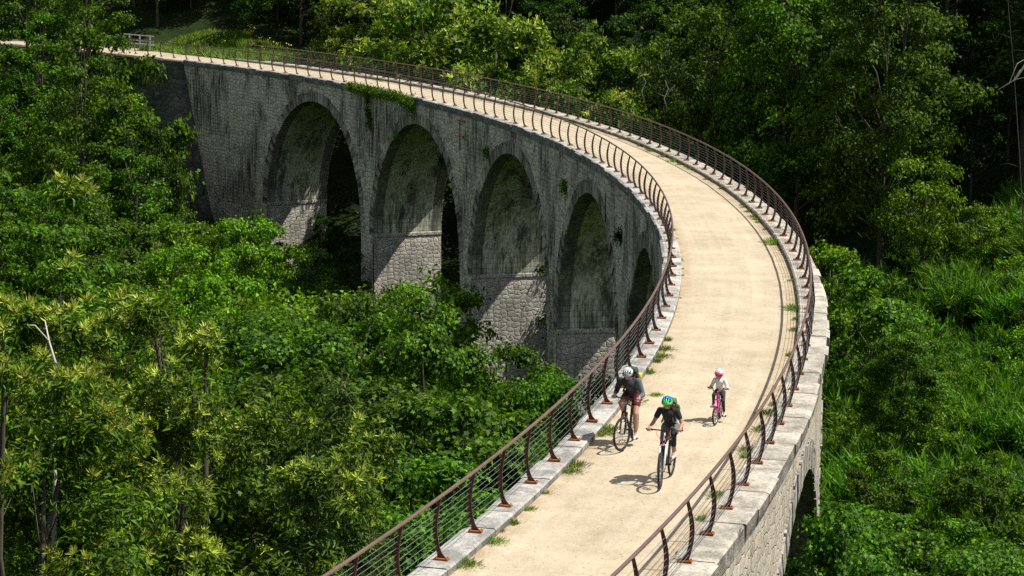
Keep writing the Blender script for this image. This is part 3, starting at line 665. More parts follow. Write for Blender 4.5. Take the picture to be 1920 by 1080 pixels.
# ---- the trees one can single out
plant_list = [
 ('chest_b', 105, 400, 46, 'chestnut_tree', 'sweet chestnut with a tall blossoming leader at the far left, beside a dead white stem', 1, .4),
 ('chest_a', 330, 575, 45, 'chestnut_tree', 'wide chestnut in cream blossom filling the lower left corner', 1, 2.1),
 ('chest_a', 20, 640, 41, 'chestnut_tree', 'chestnut cut by the left edge, low in the picture', 1, 4.4),
 ('maple_a', 705, 530, 82, 'maple_tree', 'tall maple with a pointed top left of the two sunlit piers', .75, .3),
 ('maple_b', 790, 550, 74, 'maple_tree', 'maple standing right beside the foot of the second pier', .72, 1.3),
 ('maple_b', 965, 640, 76, 'maple_tree', 'round maple in front of the foot of the sunlit pier', .72, 2.3),
 ('maple_a', 1035, 690, 70, 'maple_tree', 'small maple close to the railing, below the fourth arch', .7, 3.0),
 ('maple_a', 560, 590, 78, 'maple_tree', 'maple behind the blossoming chestnut, middle of the valley', 1.1, 3.3),
 ('maple_b', 880, 730, 60, 'maple_tree', 'maple just behind the near railing, above the riders\' height', 1.0, 4.0),
 ('maple_a', 700, 700, 62, 'maple_tree', 'broad maple in the middle of the valley, left of the near railing', 1.05, 5.1),
 ('maple_b', 470, 690, 66, 'maple_tree', 'maple touching the right side of the wide chestnut', 1.05, 5.9),
 ('spruce', 640, 690, 47, 'spruce_tree', 'spruce with drooping yellow green twigs behind the near railing', .8, 0),
 ('spruce', 575, 830, 44, 'spruce_tree', 'lower spruce between the chestnut and the near railing', .8, 1),
 ('maple_b', 800, 850, 53, 'maple_tree', 'maple half hidden by the cables of the near railing', 1.0, 2.2),
 ('maple_a', 1000, 780, 62, 'maple_tree', 'maple seen through the railing beside the rider in grey', .9, 1.0),

 ('maple_b', 1588, 948, 47.5, 'maple_tree', 'maple leaning against the outer wall just below its arch', .7, 4.1),
 ('light_a', 805, 474, 113, 'leafy_tree', 'sunlit yellow green bush at the foot of the second pier', .8, 1.0),
 ('maple_b', 640, 575, 84, 'maple_tree', 'pointed maple left of the pointed maple by the piers', .7, 2.0),
 ('light_a', 500, 505, 104, 'leafy_tree', 'pale green tree in the valley below the first arch', .9, 2.6),
 ('dark_a', 376, 405, 147, 'leafy_tree', 'dark tree at the foot of the retaining wall', .8, 1.5),
 ('light_a', 575, 436, 136, 'leafy_tree', 'bush half in shade at the foot of the first arch', .85, 5.5),
 ('dark_a', 640, 455, 139, 'leafy_tree', 'dark bush beside the foot of the first pier', .8, .5),
 ('broad_a', 232, 118, 153, 'leafy_tree', 'dense tree hiding the outer end of the retaining wall', .62, 1.5),
 ('dark_a', 288, 215, 150, 'leafy_tree', 'shaded tree against the retaining wall, below the far end of the railing', .5, 3.5),
 ('airy_a', 150, 40, 150, 'leafy_tree', 'tall feathery tree closing in on the far end of the path', .7, 0.5),
 ('airy_a', 312, 290, 151, 'leafy_tree', 'feathery tree against the edge of the retaining wall', .7, 2.5),
 ('light_a', 425, 478, 122, 'leafy_tree', 'sunlit pale bush in the hollow below the first arch', .85, 1.2),
 ('light_a', 335, 432, 130, 'leafy_tree', 'sunlit pale bush left of the dark tree by the retaining wall', .85, 4.2),
 ('light_a', 560, 500, 112, 'leafy_tree', 'pale bush in front of the foot of the first pier', .9, 3.2),
 ('light_a', 425, 405, 137, 'leafy_tree', 'leafy bush below the abutment, beside the dark tree', .8, 3.5),
 ('dark_a', 605, 395, 156, 'leafy_tree', 'dark tree growing beyond the first arch, seen through it', .8, 4.5),
 ('light_a', 470, 376, 136, 'leafy_tree', 'bright round bush against the far abutment, left of the first arch', .8, 0.5),
 ('chest_far', 700, -45, 166, 'chestnut_tree', 'flowering chestnut behind the far railing, first in bloom from the grassy verge', .95, 1.0),
 ('chest_far', 815, -60, 160, 'chestnut_tree', 'most heavily flowering chestnut behind the far railing, at the top centre', .95, 2.0),
 ('chest_far', 930, -30, 153, 'chestnut_tree', 'flowering chestnut behind the far railing, above the second arch', .9, 3.1),
 ('chest_far', 1085, 40, 146, 'chestnut_tree', 'last flowering chestnut before the dark wood, above the fourth arch', .85, 4.3),
 ('broad_a', 520, -70, 182, 'leafy_tree', 'bright green tree overhanging the yellow flowers at the far end', 1.0, .7),
 ('big_a', 1510, -130, 128, 'leafy_tree', 'big mid green tree in the upper right, lit on its right side', .8, 2.7),
 ('big_b', 1670, -90, 118, 'leafy_tree', 'big leafy tree reaching right into the dark gap, top right', .85, 3.9),
 ('big_b', 1330, -40, 133, 'leafy_tree', 'leafy tree above the bend where the two railings cross', .9, 5.2),
 ('light_a', 1740, 265, 112, 'leafy_tree', 'yellow green sunlit tree at the right edge of the dark wood', .8, .2),
 ('light_a', 1560, 425, 104, 'leafy_tree', 'yellow green bush just right of the outer railing', .8, 1.9),
 ('broad_b', 1640, 490, 98, 'leafy_tree', 'dark leaved round tree in the middle of the right slope', 1.0, 2.9),
 ('maple_b', 1700, 600, 88, 'maple_tree', 'maple bush lower right of the round dark tree', 1.0, 1.1),
 ('maple_b', 1590, 935, 60, 'maple_tree', 'maple rising against the outer arch at the bottom right', 1.1, 3.6),
 ('maple_b', 1720, 985, 58, 'maple_tree', 'maple at the bottom right beside the one against the arch', 1.1, 5.0),
 ('maple_a', 1870, 1010, 56, 'maple_tree', 'maple in the bottom right corner', 1.0, 0.6),
]
for kd, px, top, Yd, nm, lab, rs, rz in plant_list:
    pp(kd, px, top, Yd, lab, 'tree', None, nm, rs, rz=rz)

# ---- scattered growth: real positions on the slopes, kept out of the view of the viaduct
POLY_A = [(230,88),(345,126),(358,395),(480,392),(545,455),(655,525),(740,522),(770,480),(848,478),(856,700),(905,690),(940,660),(1010,660),(1070,730),(1150,640),(1260,640),(1260,430),(1000,200),(700,120),(380,70),(230,70)]
POLY_B = [(1250,1100),(1380,900),(1500,740),(1545,560),(1548,640),(1536,800),(1536,960),(1500,1100)]
def inside(px, py, poly):
    c = False; j = len(poly)-1
    for i in range(len(poly)):
        xi, yi = poly[i]; xj, yj = poly[j]
        if (yi > py) != (yj > py) and px < (xj-xi)*(py-yi)/(yj-yi)+xi: c = not c
        j = i
    return c
def blocks(x, y, z, h, r, poly, core=.85):
    for fz in (.35, .6, .8, 1.0):
        rr = r*core*(1 if fz < .8 else .55 if fz < 1 else 0)
        for dx in (-1, -.5, 0, .5, 1):
            if inside(*pix(x+dx*rr, y, z+h*fz), poly): return True
    return False
def region(x, y, R, th):
    px, py = pix(x, y, gz(x, y))
    if R < 147: return 'valley' if y < 100 else ('far_left' if px < 330 and y > 118 else 'below')
    if th < 20 and x > 6 and y < 121: return 'broom'
    if y > 150 and x < 6: return 'behind_left'
    return 'behind'
GRP = {
 'valley': ('trees filling the valley inside the bend', 'leafy tree in the valley inside the bend, nearer than the arches'),
 'below': ('bushes at the feet of the arches', 'bright bush on the valley floor below the far arches'),
 'far_left': ('trees on the slope left of the abutment', 'leafy tree on the slope left of the far abutment'),
 'broom': ('bushes on the broom slope', 'leafy bush among the broom on the slope right of the viaduct'),
 'behind_left': ('trees above the far end of the path', 'shade darkened tree standing behind the railing at the far end of the bend'),
 'behind': ('trees of the wood right of the bend', 'dark woodland tree on the hillside beyond the outer railing'),
}
random.seed(9); cand = []
for step, jit in ((3.3, 1.5),):
    yy = 44.0
    while yy < 212:
        xx = -.29*yy - 9
        while xx < .29*yy + 14:
            cand.append((xx + random.uniform(-jit, jit), yy + random.uniform(-jit, jit))); xx += step
        yy += step
random.shuffle(cand); count = 0
GR = {}
for (x, y) in cand:
    R, th = polar(x, y)
    if 143.2 < R < 150.6 and th < 39: continue
    if R >= 150.6 and R < 157 and 34.5 < th < 43: continue             # the flowery verge
    if 142 < R < 153 and th >= 39 and th < 60: continue
    z = gz(x, y); reg = region(x, y, R, th)
    px, py = pix(x, y, z)
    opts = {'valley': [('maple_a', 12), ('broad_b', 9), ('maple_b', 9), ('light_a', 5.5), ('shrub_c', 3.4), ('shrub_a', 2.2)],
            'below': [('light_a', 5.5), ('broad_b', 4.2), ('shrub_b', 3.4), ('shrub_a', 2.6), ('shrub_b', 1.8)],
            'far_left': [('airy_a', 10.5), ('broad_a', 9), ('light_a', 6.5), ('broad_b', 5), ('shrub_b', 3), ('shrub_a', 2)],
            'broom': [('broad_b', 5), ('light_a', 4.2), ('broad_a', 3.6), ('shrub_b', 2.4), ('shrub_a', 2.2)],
            'behind_left': [('dark_b', 12), ('dark_a', 9), ('dark_a', 7), ('shrub_a', 3)],  # dark kinds only: their leaf colour carries the shade here
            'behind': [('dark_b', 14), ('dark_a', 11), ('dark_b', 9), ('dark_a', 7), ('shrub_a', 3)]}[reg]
    k0 = random.choice([0, 0, 1, 1, 2] if reg != 'broom' else [0, 1, 2, 2, 3])
    if reg == 'broom' and random.random() < .08: opts = [('shrub_r', 1.8)]; k0 = 0
    if R > 149 and R < 163 and 1 < th < 35: k0 = max(k0, len(opts)-2) if th < 22 else random.choice([1, 2, 4])
    if reg == 'broom' and (random.random() < (.15 if px < 1740 else .5) or y > 114): continue
    for kd, h in opts[k0:]:
        h *= random.uniform(.72, 1.2); d = KIND[kd]; r = d['r']*h/d['H']
        if 149 < R < 163 and 1 < th < 35 and z+h > (-6.5 if th < 22 else -3.5): continue
        pq = pix(x, y, z+h)
        sp = 1.04 if reg in ('valley', 'behind') else .8 if reg == 'broom' else .74
        if any((x-a)**2 + (y-b)**2 < (sp*(r+c_)*.75)**2 for a, b, c_ in PLACED): continue
        if R < 144 and (blocks(x, y, z, h, r, POLY_A)): continue
        if R < 144 and R + r > 146.2: continue
        if R > 150 and th < -4 and blocks(x, y, z, h, r, POLY_B): continue
        if R > 150 and R - r < 147.2: continue
        lo = pix(x, y, z)
        if pq[1] > 1150 or abs(px-960) > 960 + 260*90/y: continue                      # never in the picture and throws no shade into it
        gname, lab = GRP[reg]
        shr = kd.startswith('shrub'); lab2 = lab.replace('tree', 'shrub').replace('leafy bush', 'low leafy shrub') if shr else lab
        if kd == 'light_a': lab2 = lab.replace('leafy tree', 'pale green tree')
        if kd == 'shrub_r': lab2 = 'reddish brown shrub among the broom on the slope right of the viaduct'
        plant(kd, x, y, h, lab2, 'shrub' if shr or reg == 'below' and h < 4 else 'tree', gname, 'shrub' if shr else 'leafy_tree' if kd != 'chest_far' else 'chestnut_tree', random.uniform(.85, 1.1)); count += 1
        break
print('scattered', count)
# tall dark trees whose crowns are above the picture, shading the upper right
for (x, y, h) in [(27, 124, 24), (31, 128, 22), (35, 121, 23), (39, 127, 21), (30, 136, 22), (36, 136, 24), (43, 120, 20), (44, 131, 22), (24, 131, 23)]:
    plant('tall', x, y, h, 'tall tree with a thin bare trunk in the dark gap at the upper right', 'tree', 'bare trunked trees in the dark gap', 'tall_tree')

# ------------------------------------------------------------------ ground cover nobody could count
rg = np.random.default_rng(5)
def cover_points(n, cond, y0=48, y1=200):
    out = []
    while len(out) < n:
        y = rg.uniform(y0, y1, 4000); x = rg.uniform(-.25*y-3, .25*y+5); R = np.hypot(x-CX, y-CY); th = np.degrees(np.arctan2(y-CY, x-CX)); m_ = cond(x, y, R, th)
        if not m_.any(): continue
        x, y = x[m_], y[m_]; out += list(zip(x, y, ground(x, y)))
    return np.array(out[:n])
offdeck = lambda x, y, R, th: ~((R > 143.6) & (R < 150.2) & (th > 33.5)) 
C0 = cover_points(9500, lambda x, y, R, th: ((R < 144.0) | (R > 149.4) | (th < 33)) & ~((th > 35.5) & (R > 143.5) & (R < 156)))
per = 15; P = np.repeat(C0, per, 0) + rg.normal(size=(len(C0)*per, 3))*[.5, .5, .22] + [0, 0, .25]
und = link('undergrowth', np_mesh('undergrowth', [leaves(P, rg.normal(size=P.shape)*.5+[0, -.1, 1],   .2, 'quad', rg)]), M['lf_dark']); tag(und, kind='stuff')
C1 = cover_points(300, lambda x, y, R, th: (R > 151) & (th < 19) & (y < 119) & (x > 8))
C2 = cover_points(70, lambda x, y, R, th: (R < 141) & (y > 108) & (y < 142) & (x < -2))
C1 = C2; nt_, ns_ = 62, 22; K = len(C1)*nt_; rad = np.repeat(rg.uniform(.7, 1.6, len(C1)), nt_); u = unit(rg.normal(size=(K, 3)) + [0, 0, .5]); u[:, 2] = np.abs(u[:, 2])
B0 = np.repeat(C1, nt_, 0) + u*rad[:, None]*[1, 1, 1.15]*rg.uniform(.75, 1.05, (K, 1)) - [0, 0, .1]      # feet of the plumes
n = K*ns_; D0 = unit(u*.7 + [0, 0, 1.0] + rg.normal(size=(K, 3))*.25); P = np.repeat(B0, ns_, 0) + rg.normal(size=(n, 3))*.05 + np.repeat(D0, ns_, 0)*rg.uniform(-.3, .12, (n, 1))
T = np.repeat(D0, ns_, 0) + rg.normal(size=(n, 3))*.28
br = link('grassy_clearing', np_mesh('grassy_clearing', [leaves(P, rg.normal(size=(n, 3)), .24, 'tri', rg, T)]), M['lf_broom']); tag(br, kind='stuff')
# verge of grass and yellow flowers beyond the far end of the path
C3 = cover_points(2600, lambda x, y, R, th: (th > 34.9) & (th < 41.5) & (R > 148.6) & (R < 155), 158, 195)
per = 22; P = np.repeat(C3, per, 0) + rg.normal(size=(len(C3)*per, 3))*[.16, .16, 0]; P[:, 2] = np.maximum(P[:, 2], -.2)
gr_ = link('verge_grass', np_mesh('verge_grass', [leaves(P, rg.normal(size=P.shape), .55, 'blade', rg, rg.normal(size=P.shape)*.35+[0, 0, 1])]), M['lf_grass']); tag(gr_, kind='stuff')
C4 = cover_points(45, lambda x, y, R, th: (th > 35.5) & (th < 40) & (R > 151.5) & (R < 156), 158, 195)
P = np.repeat(C4, 7, 0) + rg.normal(size=(len(C4)*7, 3))*[.12, .12, .12] + [0, 0, .75]
fl_ = link('wild_flowers', np_mesh('wild_flowers', [leaves(P, rg.normal(size=P.shape)*.4+[0, -.5, 1], .13, 'quad', rg)]), M['flower']); tag(fl_, kind='stuff')

# ------------------------------------------------------------------ plants on the masonry and along the kerbs
rw_ = np.random.default_rng(21)
def leafy(name, C_, N_, per, spread, size, mat, label, cat, group=None, shape='quad'):
    P = np.repeat(C_, per, 0) + rw_.normal(size=(len(C_)*per, 3))*spread; N = np.repeat(N_, per, 0) + rw_.normal(size=P.shape)*.5; c = P.mean(0)
    o = link(name, np_mesh(name, [leaves(P-c, N, size, shape, rw_, rw_.normal(size=P.shape)*.6+[0, 0, -.6])]), M[mat]); o.location = c; return tag(o, label, cat, group)
C_, N_ = [], []
for k in range(420):
    t = rw_.uniform(21.9, 26.2); a = (t-21.9)/4.3; dep = .25 + .75*abs(noise.noise(Vector((t*1.3, 0, 3)))) + (.5 if a < .12 else 0)
    if .86 < a < .9: continue
    v = rw_.uniform(0, 1); C_.append(arc(144.26 - rw_.uniform(0, .22)*(1-v*.6), t, .05 - v*dep)); N_.append(Vector((C_[-1].x-CX, C_[-1].y-CY, 0)).normalized()*-1 + Vector((0, 0, .7)))
for k in range(60):
    v = rw_.uniform(0, 1); C_.append(arc(144.36, 25.15 - v*.25 + rw_.normal()*.05, -.6 - v*1.9)); N_.append(Vector((-1, 0, .3)))
leafy('ivy', np.array([tuple(c) for c in C_]), np.array([tuple(c) for c in N_]), 14, (.12, .12, .1), .13, 'lf_light', 'thick green creeper hanging over the coping between the first and second arches', 'creeper')
for (px, py, n, sp, mt, lab) in ((1062, 350, 26, .22, 'lf_light', 'bright green plant rooted in the wall between the third and fourth arches'), (915, 284, 16, .16, 'lf_light', 'small plant on the wall above the third arch'),
      (1166, 442, 20, .22, 'lf_dark', 'dark plant hanging on the wall right of the fourth arch'), (746, 252, 12, .2, 'lf_grass', 'pale wisps growing beside the crown of the second arch'), (830, 300, 22, .24, 'lf_dark', 'dark bush on the wall right of the second arch')):
    t, z = on_face(px, py); C_ = np.array([tuple(arc(144.38 - abs(rw_.normal())*.05, t + rw_.uniform(-1, 1)*sp*.28, z + rw_.uniform(-1, 1)*sp*1.1)) for _ in range(n)])
    leafy('wall_plant', C_, np.tile([-.8, -.2, .5], (n, 1)), 12, (.1, .1, .1), .13, mt, lab, 'plant', 'plants growing out of the inner wall')
# grass tufts
def tuft_mesh(seed, n=150, rad=.045, h=.08):
    r_ = np.random.default_rng(seed); P = r_.normal(size=(n, 3))*[rad, rad, 0]; T = np.c_[P[:, :2]*12, np.ones(n)] + r_.normal(size=(n, 3))*.3
    me = np_mesh('grass_tuft', [leaves(P, r_.normal(size=(n, 3)), h, 'blade', r_, T)]); me.materials.append(M['lf_grass']); return me
TM = [tuft_mesh(1), tuft_mesh(2, 260, .085, .085), tuft_mesh(3, 80, .03, .06)]
rt = random.Random(12)
def tuft(R, t, k, s_, lab, grp):
    o = bpy.data.objects.new('grass_tuft', TM[k]); col.objects.link(o); p = arc(R, t, Z_SAND-.01); o.location = p; o.rotation_euler = (0, 0, rt.uniform(0, 6)); o.scale = (s_, s_, s_*rt.uniform(.8, 1.2)); tag(o, lab, 'grass tuft', grp)
LG, RG = ('tuft of grass growing along the foot of the left coping', 'grass tufts along the left coping'), ('tuft of grass growing along the foot of the right coping', 'grass tufts along the right coping')
for t, k, s_ in [(-11.4, 1, 1.7), (-11.15, 0, 1.5), (-12.6, 1, 1.5), (-12.75, 1, 1.2), (-8.9, 1, 1.3), (-9.3, 1, 1.5), (-9.55, 0, 1.4), (-8.4, 0, 1.2), (-10.1, 0, 1.4), (-13.9, 1, 1.4), (-14.1, 1, 1.3), (-15.3, 0, 1.2), (-15.7, 0, 1.1), (-16.2, 1, 1.2), (-16.8, 1, 1.2), (-14.8, 2, 1.2), (-17.3, 0, 1.3)]:
    tuft(R_PATH_IN+.08, t, k, s_, *LG)
for _ in range(10): tuft(R_PATH_IN + rt.uniform(.03, .1), rt.uniform(-16.5, 6), rt.choice([0, 2, 2]), rt.uniform(.5, 1.0), *LG)
for t, k, s_ in [(-1.2, 1, 1.8), (-1.4, 1, 1.6), (-6.2, 1, 1.5), (-6.35, 1, 1.4), (-13.0, 1, 1.4), (-13.25, 0, 1.3), (-14.5, 1, 1.3), (-11.6, 1, 1.2), (-12.2, 0, 1.2), (-15.2, 0, 1.2), (8.5, 1, 1.5), (9.3, 1, 1.3), (10.2, 1, 1.4)]:
    tuft(R_PATH_OUT-.1, t, k, s_, *RG)
for _ in range(60): tuft(R_PATH_OUT - rt.uniform(.04, .14), rt.uniform(-16.5, 32), rt.choice([0, 0, 1, 2]), rt.uniform(.6, 1.2), *RG)
tuft(145.45, -11.1, 1, .8, 'flat patch of grass on the sand beside the rider in grey', None)

# ------------------------------------------------------------------ bare dead wood, barrier
def dead(name, pts, r0, label, twigs=6, seed=1, mat='bark_pale'):
    r_ = random.Random(seed); root = pts[0]; mb = MB(); L = [Vector(p) - Vector(root) for p in pts]; n = len(L)
    mb.tube(L, [r0*(1-.8*i/(n-1)) for i in range(n)], 7)
    for k in range(twigs):
        f = r_.uniform(.25, .95)*(n-1); a = L[int(f)].lerp(L[min(n-1, int(f)+1)], f-int(f)); d = Vector((r_.uniform(-1, 1), r_.uniform(-.5, .5), r_.uniform(-.3, 1))).normalized(); l = r_.uniform(.4, 1.1)
        mb.tube([a, a + d*l*.5 + Vector((0, 0, .1)), a + d*l + Vector((r_.uniform(-.2, .2), 0, r_.uniform(-.1, .3)))], [r0*.35, r0*.22, r0*.06], 5)
    o = mb.build(name, M[mat], None, True); o.location = root; return tag(o, label, 'dead tree')
dead('dead_tree', [at(100, 1100, 43.2), at(103, 900, 43.4), at(96, 760, 43.5), at(107, 690, 43.3), at(92, 640, 43.5), at(84, 600, 43.6)], .05, 'bleached white dead stem standing in the chestnut at the far left', 2, 1)
for (px, py, Yd, lab, sd_) in ((1203, 192, 128, 'bare silver branch hanging over the dark wood, left of two', 3), (1245, 205, 126, 'bare silver branch hanging over the dark wood, right of two', 4)):
    dead('dead_tree', [at(px+6, py, Yd), at(px, py-20, Yd), at(px+8, py-38, Yd), at(px+2, py-55, Yd)], .035, lab, 3, sd_, 'bark_mid')
dead('dead_tree', [at(1925, 118, 60), at(1905, 148, 60.5), at(1872, 168, 61)], .03, 'bare white branch reaching in at the right edge', 3, 5)
dead('dead_tree', [at(1925, 560, 112), at(1912, 300, 112), at(1900, 120, 112), at(1888, -20, 112)], .03, 'thin grey dead trunk in the dark gap by the right edge', 5, 6, 'bark')
bar = empty('metal_barrier', arc(148.6, 41.8, Z_SAND), 0, 'pale metal barrier across the far end of the path, half hidden by leaves', 'barrier')
inv = Matrix.Translation(-bar.location)
for k in range(3):
    mb = MB(); mb.box(arc(148.4+ .9*k*0, 40.9+.55*k, .45), (.1, .1, 1.2)); o = mb.build('post', M['galv'], bar); o.matrix_parent_inverse = inv
for z in (.35, .62, 1.0):
    mb = MB(); mb.tube([arc(148.4, 40.7, z), arc(148.4, 42.3, z)], .035 if z > .9 else .05, 8); o = mb.build('rail', M['galv'], bar); o.matrix_parent_inverse = inv

# ------------------------------------------------------------------ bicycles and riders
M['skin'] = plain('sun_tanned_skin', (.46, .25, .17), .55, 0, .3, .06); M['tyre'] = plain('black_rubber', (.02, .02, .02), .8); M['black'] = plain('black_cloth', (.022, .023, .026), .85)
M['blackmetal'] = plain('black_paint', (.02, .02, .022), .35, .2); M['silver'] = plain('brushed_alloy', (.5, .5, .5), .35, .8); M['white'] = plain('white_plastic', (.75, .75, .74), .4)
M['grey_sleeve'] = plain('slate_grey_jersey', (.10, .125, .15), .8); M['dark_jersey'] = plain('charcoal_jersey', (.035, .038, .045), .85); M['shorts_grey'] = plain('grey_shorts_cloth', (.13, .135, .12), .85)
M['shorts_red'] = plain('red_plaid_cloth', (.24, .04, .05), .85, 0, .2, .4, 30); M['white_top'] = plain('white_cotton', (.8, .8, .78), .85); M['leggings'] = plain('charcoal_leggings', (.035, .03, .035), .85)
M['pink'] = plain('pink_paint', (.65, .05, .28), .35); M['hotpink'] = plain('hot_pink_shell', (.8, .08, .3), .35); M['helm_blue'] = plain('blue_shell', (.02, .22, .5), .3); M['helm_green'] = plain('lime_green_shell', (.1, .7, .12), .3)
M['helm_grey'] = plain('grey_shell', (.35, .36, .38), .35); M['hair'] = plain('brown_hair', (.07, .035, .018), .6); M['hair_fair'] = plain('fair_hair', (.4, .26, .13), .6); M['pack_green'] = plain('olive_green_nylon', (.09, .16, .03), .7)
M['yellow'] = plain('yellow_nylon', (.8, .6, .02), .6); M['pack_dark'] = plain('dark_green_nylon', (.03, .06, .04), .7); M['orange'] = plain('orange_reflector', (.9, .25, .02), .3); M['cyan'] = plain('cyan_decal', (.05, .4, .7), .4)
M['strap'] = plain('grey_strap', (.2, .21, .2), .8); M['redcable'] = plain('red_cable', (.6, .03, .04), .5); M['shoe'] = plain('white_shoe', (.7, .69, .68), .6); M['lens'] = plain('dark_lens', (.01, .01, .012), .1)

def bicycle(name, loc, rz, k, label, frame_m, fork_m, steer=0, kid=False, rider_x=0):
    """k: wheel radius r, wheelbase wb, bb (x,z), saddle (x,z), bar (x,z,halfwidth), crank angle"""
    root = empty(name, loc, rz, label, 'bicycle', None); r, wb = k['r'], k['wb']; bx, bz = k['bb']; sx, sz = k['saddle']; hx, hz, hw = k['bar']; q = r/.35
    ht = Vector((hx-.04*q*1.0, 0, hz-.10)); hb = Vector((hx+.035*q, 0, hz-.10-.14*(1 if not kid else .7))); tr_ = .017 if not kid else .016
    mb = MB(); BB = (bx, 0, bz); st = (sx+.03, 0, sz-.14)
    mb.tube([BB, st], tr_, 10); mb.tube([BB, hb], tr_*1.25, 10); mb.tube([(sx+.04, 0, sz-.2), ht], tr_*1.05, 10); mb.tube([ht, hb], tr_*1.25, 10)
    for sy in (-1, 1): mb.tube([(bx, sy*.03, bz), (0, sy*.06, r)], .009, 6); mb.tube([(sx+.04, sy*.015, sz-.2), (0, sy*.06, r)], .008, 6)
    mb.build('frame', frame_m, root, True)
    mb = MB(); mb.tube([st, (sx+.01, 0, sz)], .013, 8); mb.build('seat_post', M['silver'], root, True)
    mb = MB(); mb.ell((sx-.05*q, 0, sz+.01), (.11*q+.02, .07, .025)); mb.cap((sx, 0, sz+.012), .035, (sx+.15*q, 0, sz+.005), .018); mb.build('saddle', M['black'], root, True)
    def wheel(x, par_, rot=0):
        R = Matrix.Rotation(rot, 4, 'Z'); w_ = MB(); tw = .024 if not kid else .02
        w_.ring((0, 0, 0), r-tw, tw, (0, 1, 0), 44, 8); t = w_.build('tyre', M['tyre'], None, True)
        wh = bpy.data.objects.new('wheel', None); col.objects.link(wh); wh.parent = root; wh.location = (x, 0, r); wh.rotation_euler = (0, 0, rot); t.parent = wh
        w_ = MB(); w_.ring((0, 0, 0), r-tw*2.1, .010, (0, 1, 0), 40, 6); w_.build('rim', M['silver'] if kid else M['blackmetal'], wh, True)
        w_ = MB(); w_.tube([(0, -.045, 0), (0, .045, 0)], .018, 8)
        for i in range(20): a = 2*pi*i/20; w_.tube([(0, .02*(-1)**i, 0), ((r-tw*2)*cos(a), 0, (r-tw*2)*sin(a))], .0022, 3)
        w_.build('spokes', M['silver'], wh)
        w_ = MB(); w_.ring((0, -.05, 0), .07 if not kid else .04, .006, (0, 1, 0), 20, 5); w_.build('disc_rotor' if not kid else 'sprocket', M['silver'], wh)
        return wh
    wheel(0, root); fr = wheel(wb, root, steer)
    if kid:
        mb = MB(); mb.box((r*.1, 0, r*.45), (.05, .03, .035)); o = mb.build('reflector', M['orange'], fr)
    # fork and bar turn with the wheel
    RS = Matrix.Rotation(steer, 3, 'Z'); axl = Vector((wb, 0, r)); piv = hb
    def S(v): v = Vector(v); return Vector((hb.x, 0, 0)) + RS @ (v - Vector((hb.x, 0, 0)))
    ax2 = Vector((wb, 0, r)); crown = Vector((hb.x+.02*q, 0, max(hb.z-.04, 2*r+.03)))
    mb = MB(); off = .055 if not kid else .045
    for sy in (-1, 1):
        e = ax2 + RS @ Vector((0, sy*off, 0)); c_ = crown + RS @ Vector((0, sy*off, 0)); mb.tube([e, e.lerp(c_, .5), c_], [.018, .021, .016] if not kid else [.012, .012, .012], 8)
    mb.tube([crown + RS @ Vector((0, -off, 0)), crown + Vector((0, 0, .012)), crown + RS @ Vector((0, off, 0))], .02 if not kid else .013, 8); mb.tube([crown, ht + Vector((-.005, 0, .05))], .016, 8)
    mb.build('fork', fork_m, root, True)
    mb = MB(); stem = ht + Vector((0, 0, .05)); B = Vector((hx, 0, hz))
    mb.tube([stem, B], .016, 8); W = lambda y, dz=0, dx=0: B + RS @ Vector((dx, y, dz))
    mb.tube([W(-hw, .0, -.045), W(-hw*.45, .0, -.01), W(-.05, -.005), W(.05, -.005), W(hw*.45, 0, -.01), W(hw, .0, -.045)] if not kid else [W(-hw, 0, -.04), W(-hw*.55, .0, -.01), W(-.06, -.09), W(.06, -.09), W(hw*.55, 0, -.01), W(hw, 0, -.04)], .013, 8)
    hb_ = mb.build('handlebar', M['blackmetal'], root, True)
    for sy in (-1, 1):
        mb = MB(); mb.tube([W(sy*(hw+.01), 0, -.046), W(sy*(hw-.11), 0, -.035)], .018, 8); mb.build('grip', M['black'], hb_, True)
        mb = MB(); mb.tube([W(sy*(hw-.13), -.01, -.02), W(sy*(hw-.09), -.02, .04), W(sy*(hw-.01), -.02, .035)], .006, 6); mb.build('brake_lever', M['silver'], hb_, True)
    if not kid:
        mb = MB(); mb.tube([W(.12, 0, .0), W(.1, -.06, .09), W(.02, -.2, .06), (hb.x+.04, .03, hb.z-.05)], .005, 5); mb.tube([W(-.16, 0, .0), W(-.12, -.08, .1), W(-.02, -.22, .05), (hb.x+.04, -.03, hb.z-.05)], .005, 5); mb.build('brake_cable', M[k.get('cab', 'blackmetal')], hb_, True)
    ca = k['crank']; cl = k['cl']; mb = MB(); mb.ring((bx, -.045, bz), .085*q+.01, .007, (0, 1, 0), 26, 5); mb.tube([(bx, -.06, bz), (bx, .06, bz)], .02, 8)
    pd = {}
    for sy, a in ((1, ca), (-1, ca+pi)): e = Vector((bx + cl*cos(a), sy*.075, bz + cl*sin(a))); mb.tube([(bx, sy*.065, bz), e], [.014, .01], 6); pd[sy] = e + Vector((0, sy*.055, 0))
    cr = mb.build('crankset', M['silver'] if kid else M['blackmetal'], root, True)
    for sy in (1, -1): mb = MB(); mb.box(pd[sy], (.09, .09, .02)); mb.build('pedal', M['black'], cr)
    if kid:
        mb = MB(); mb.ring((bx*.5, -.05, (bz+r)/2), .055, .02, (0, 1, 0), 16, 6); mb.cap((bx, -.055, bz), .05, (0.02, -.055, r), .035); mb.build('chain_guard', M['white'], root, True)
    else:
        mb = MB(); mb.box((hb.x-.06, 0, hb.z+.03), (.07, .045, .05), Matrix.Rotation(.6, 3, 'Y')); mb.build('frame_badge', M['cyan'], root)
    root['pl'] = list(pd[1]); root['pr'] = list(pd[-1]); return root, {k_: v for k_, v in pd.items()}, {sy: W(sy*(hw-.055), 0, -.04) for sy in (1, -1)}

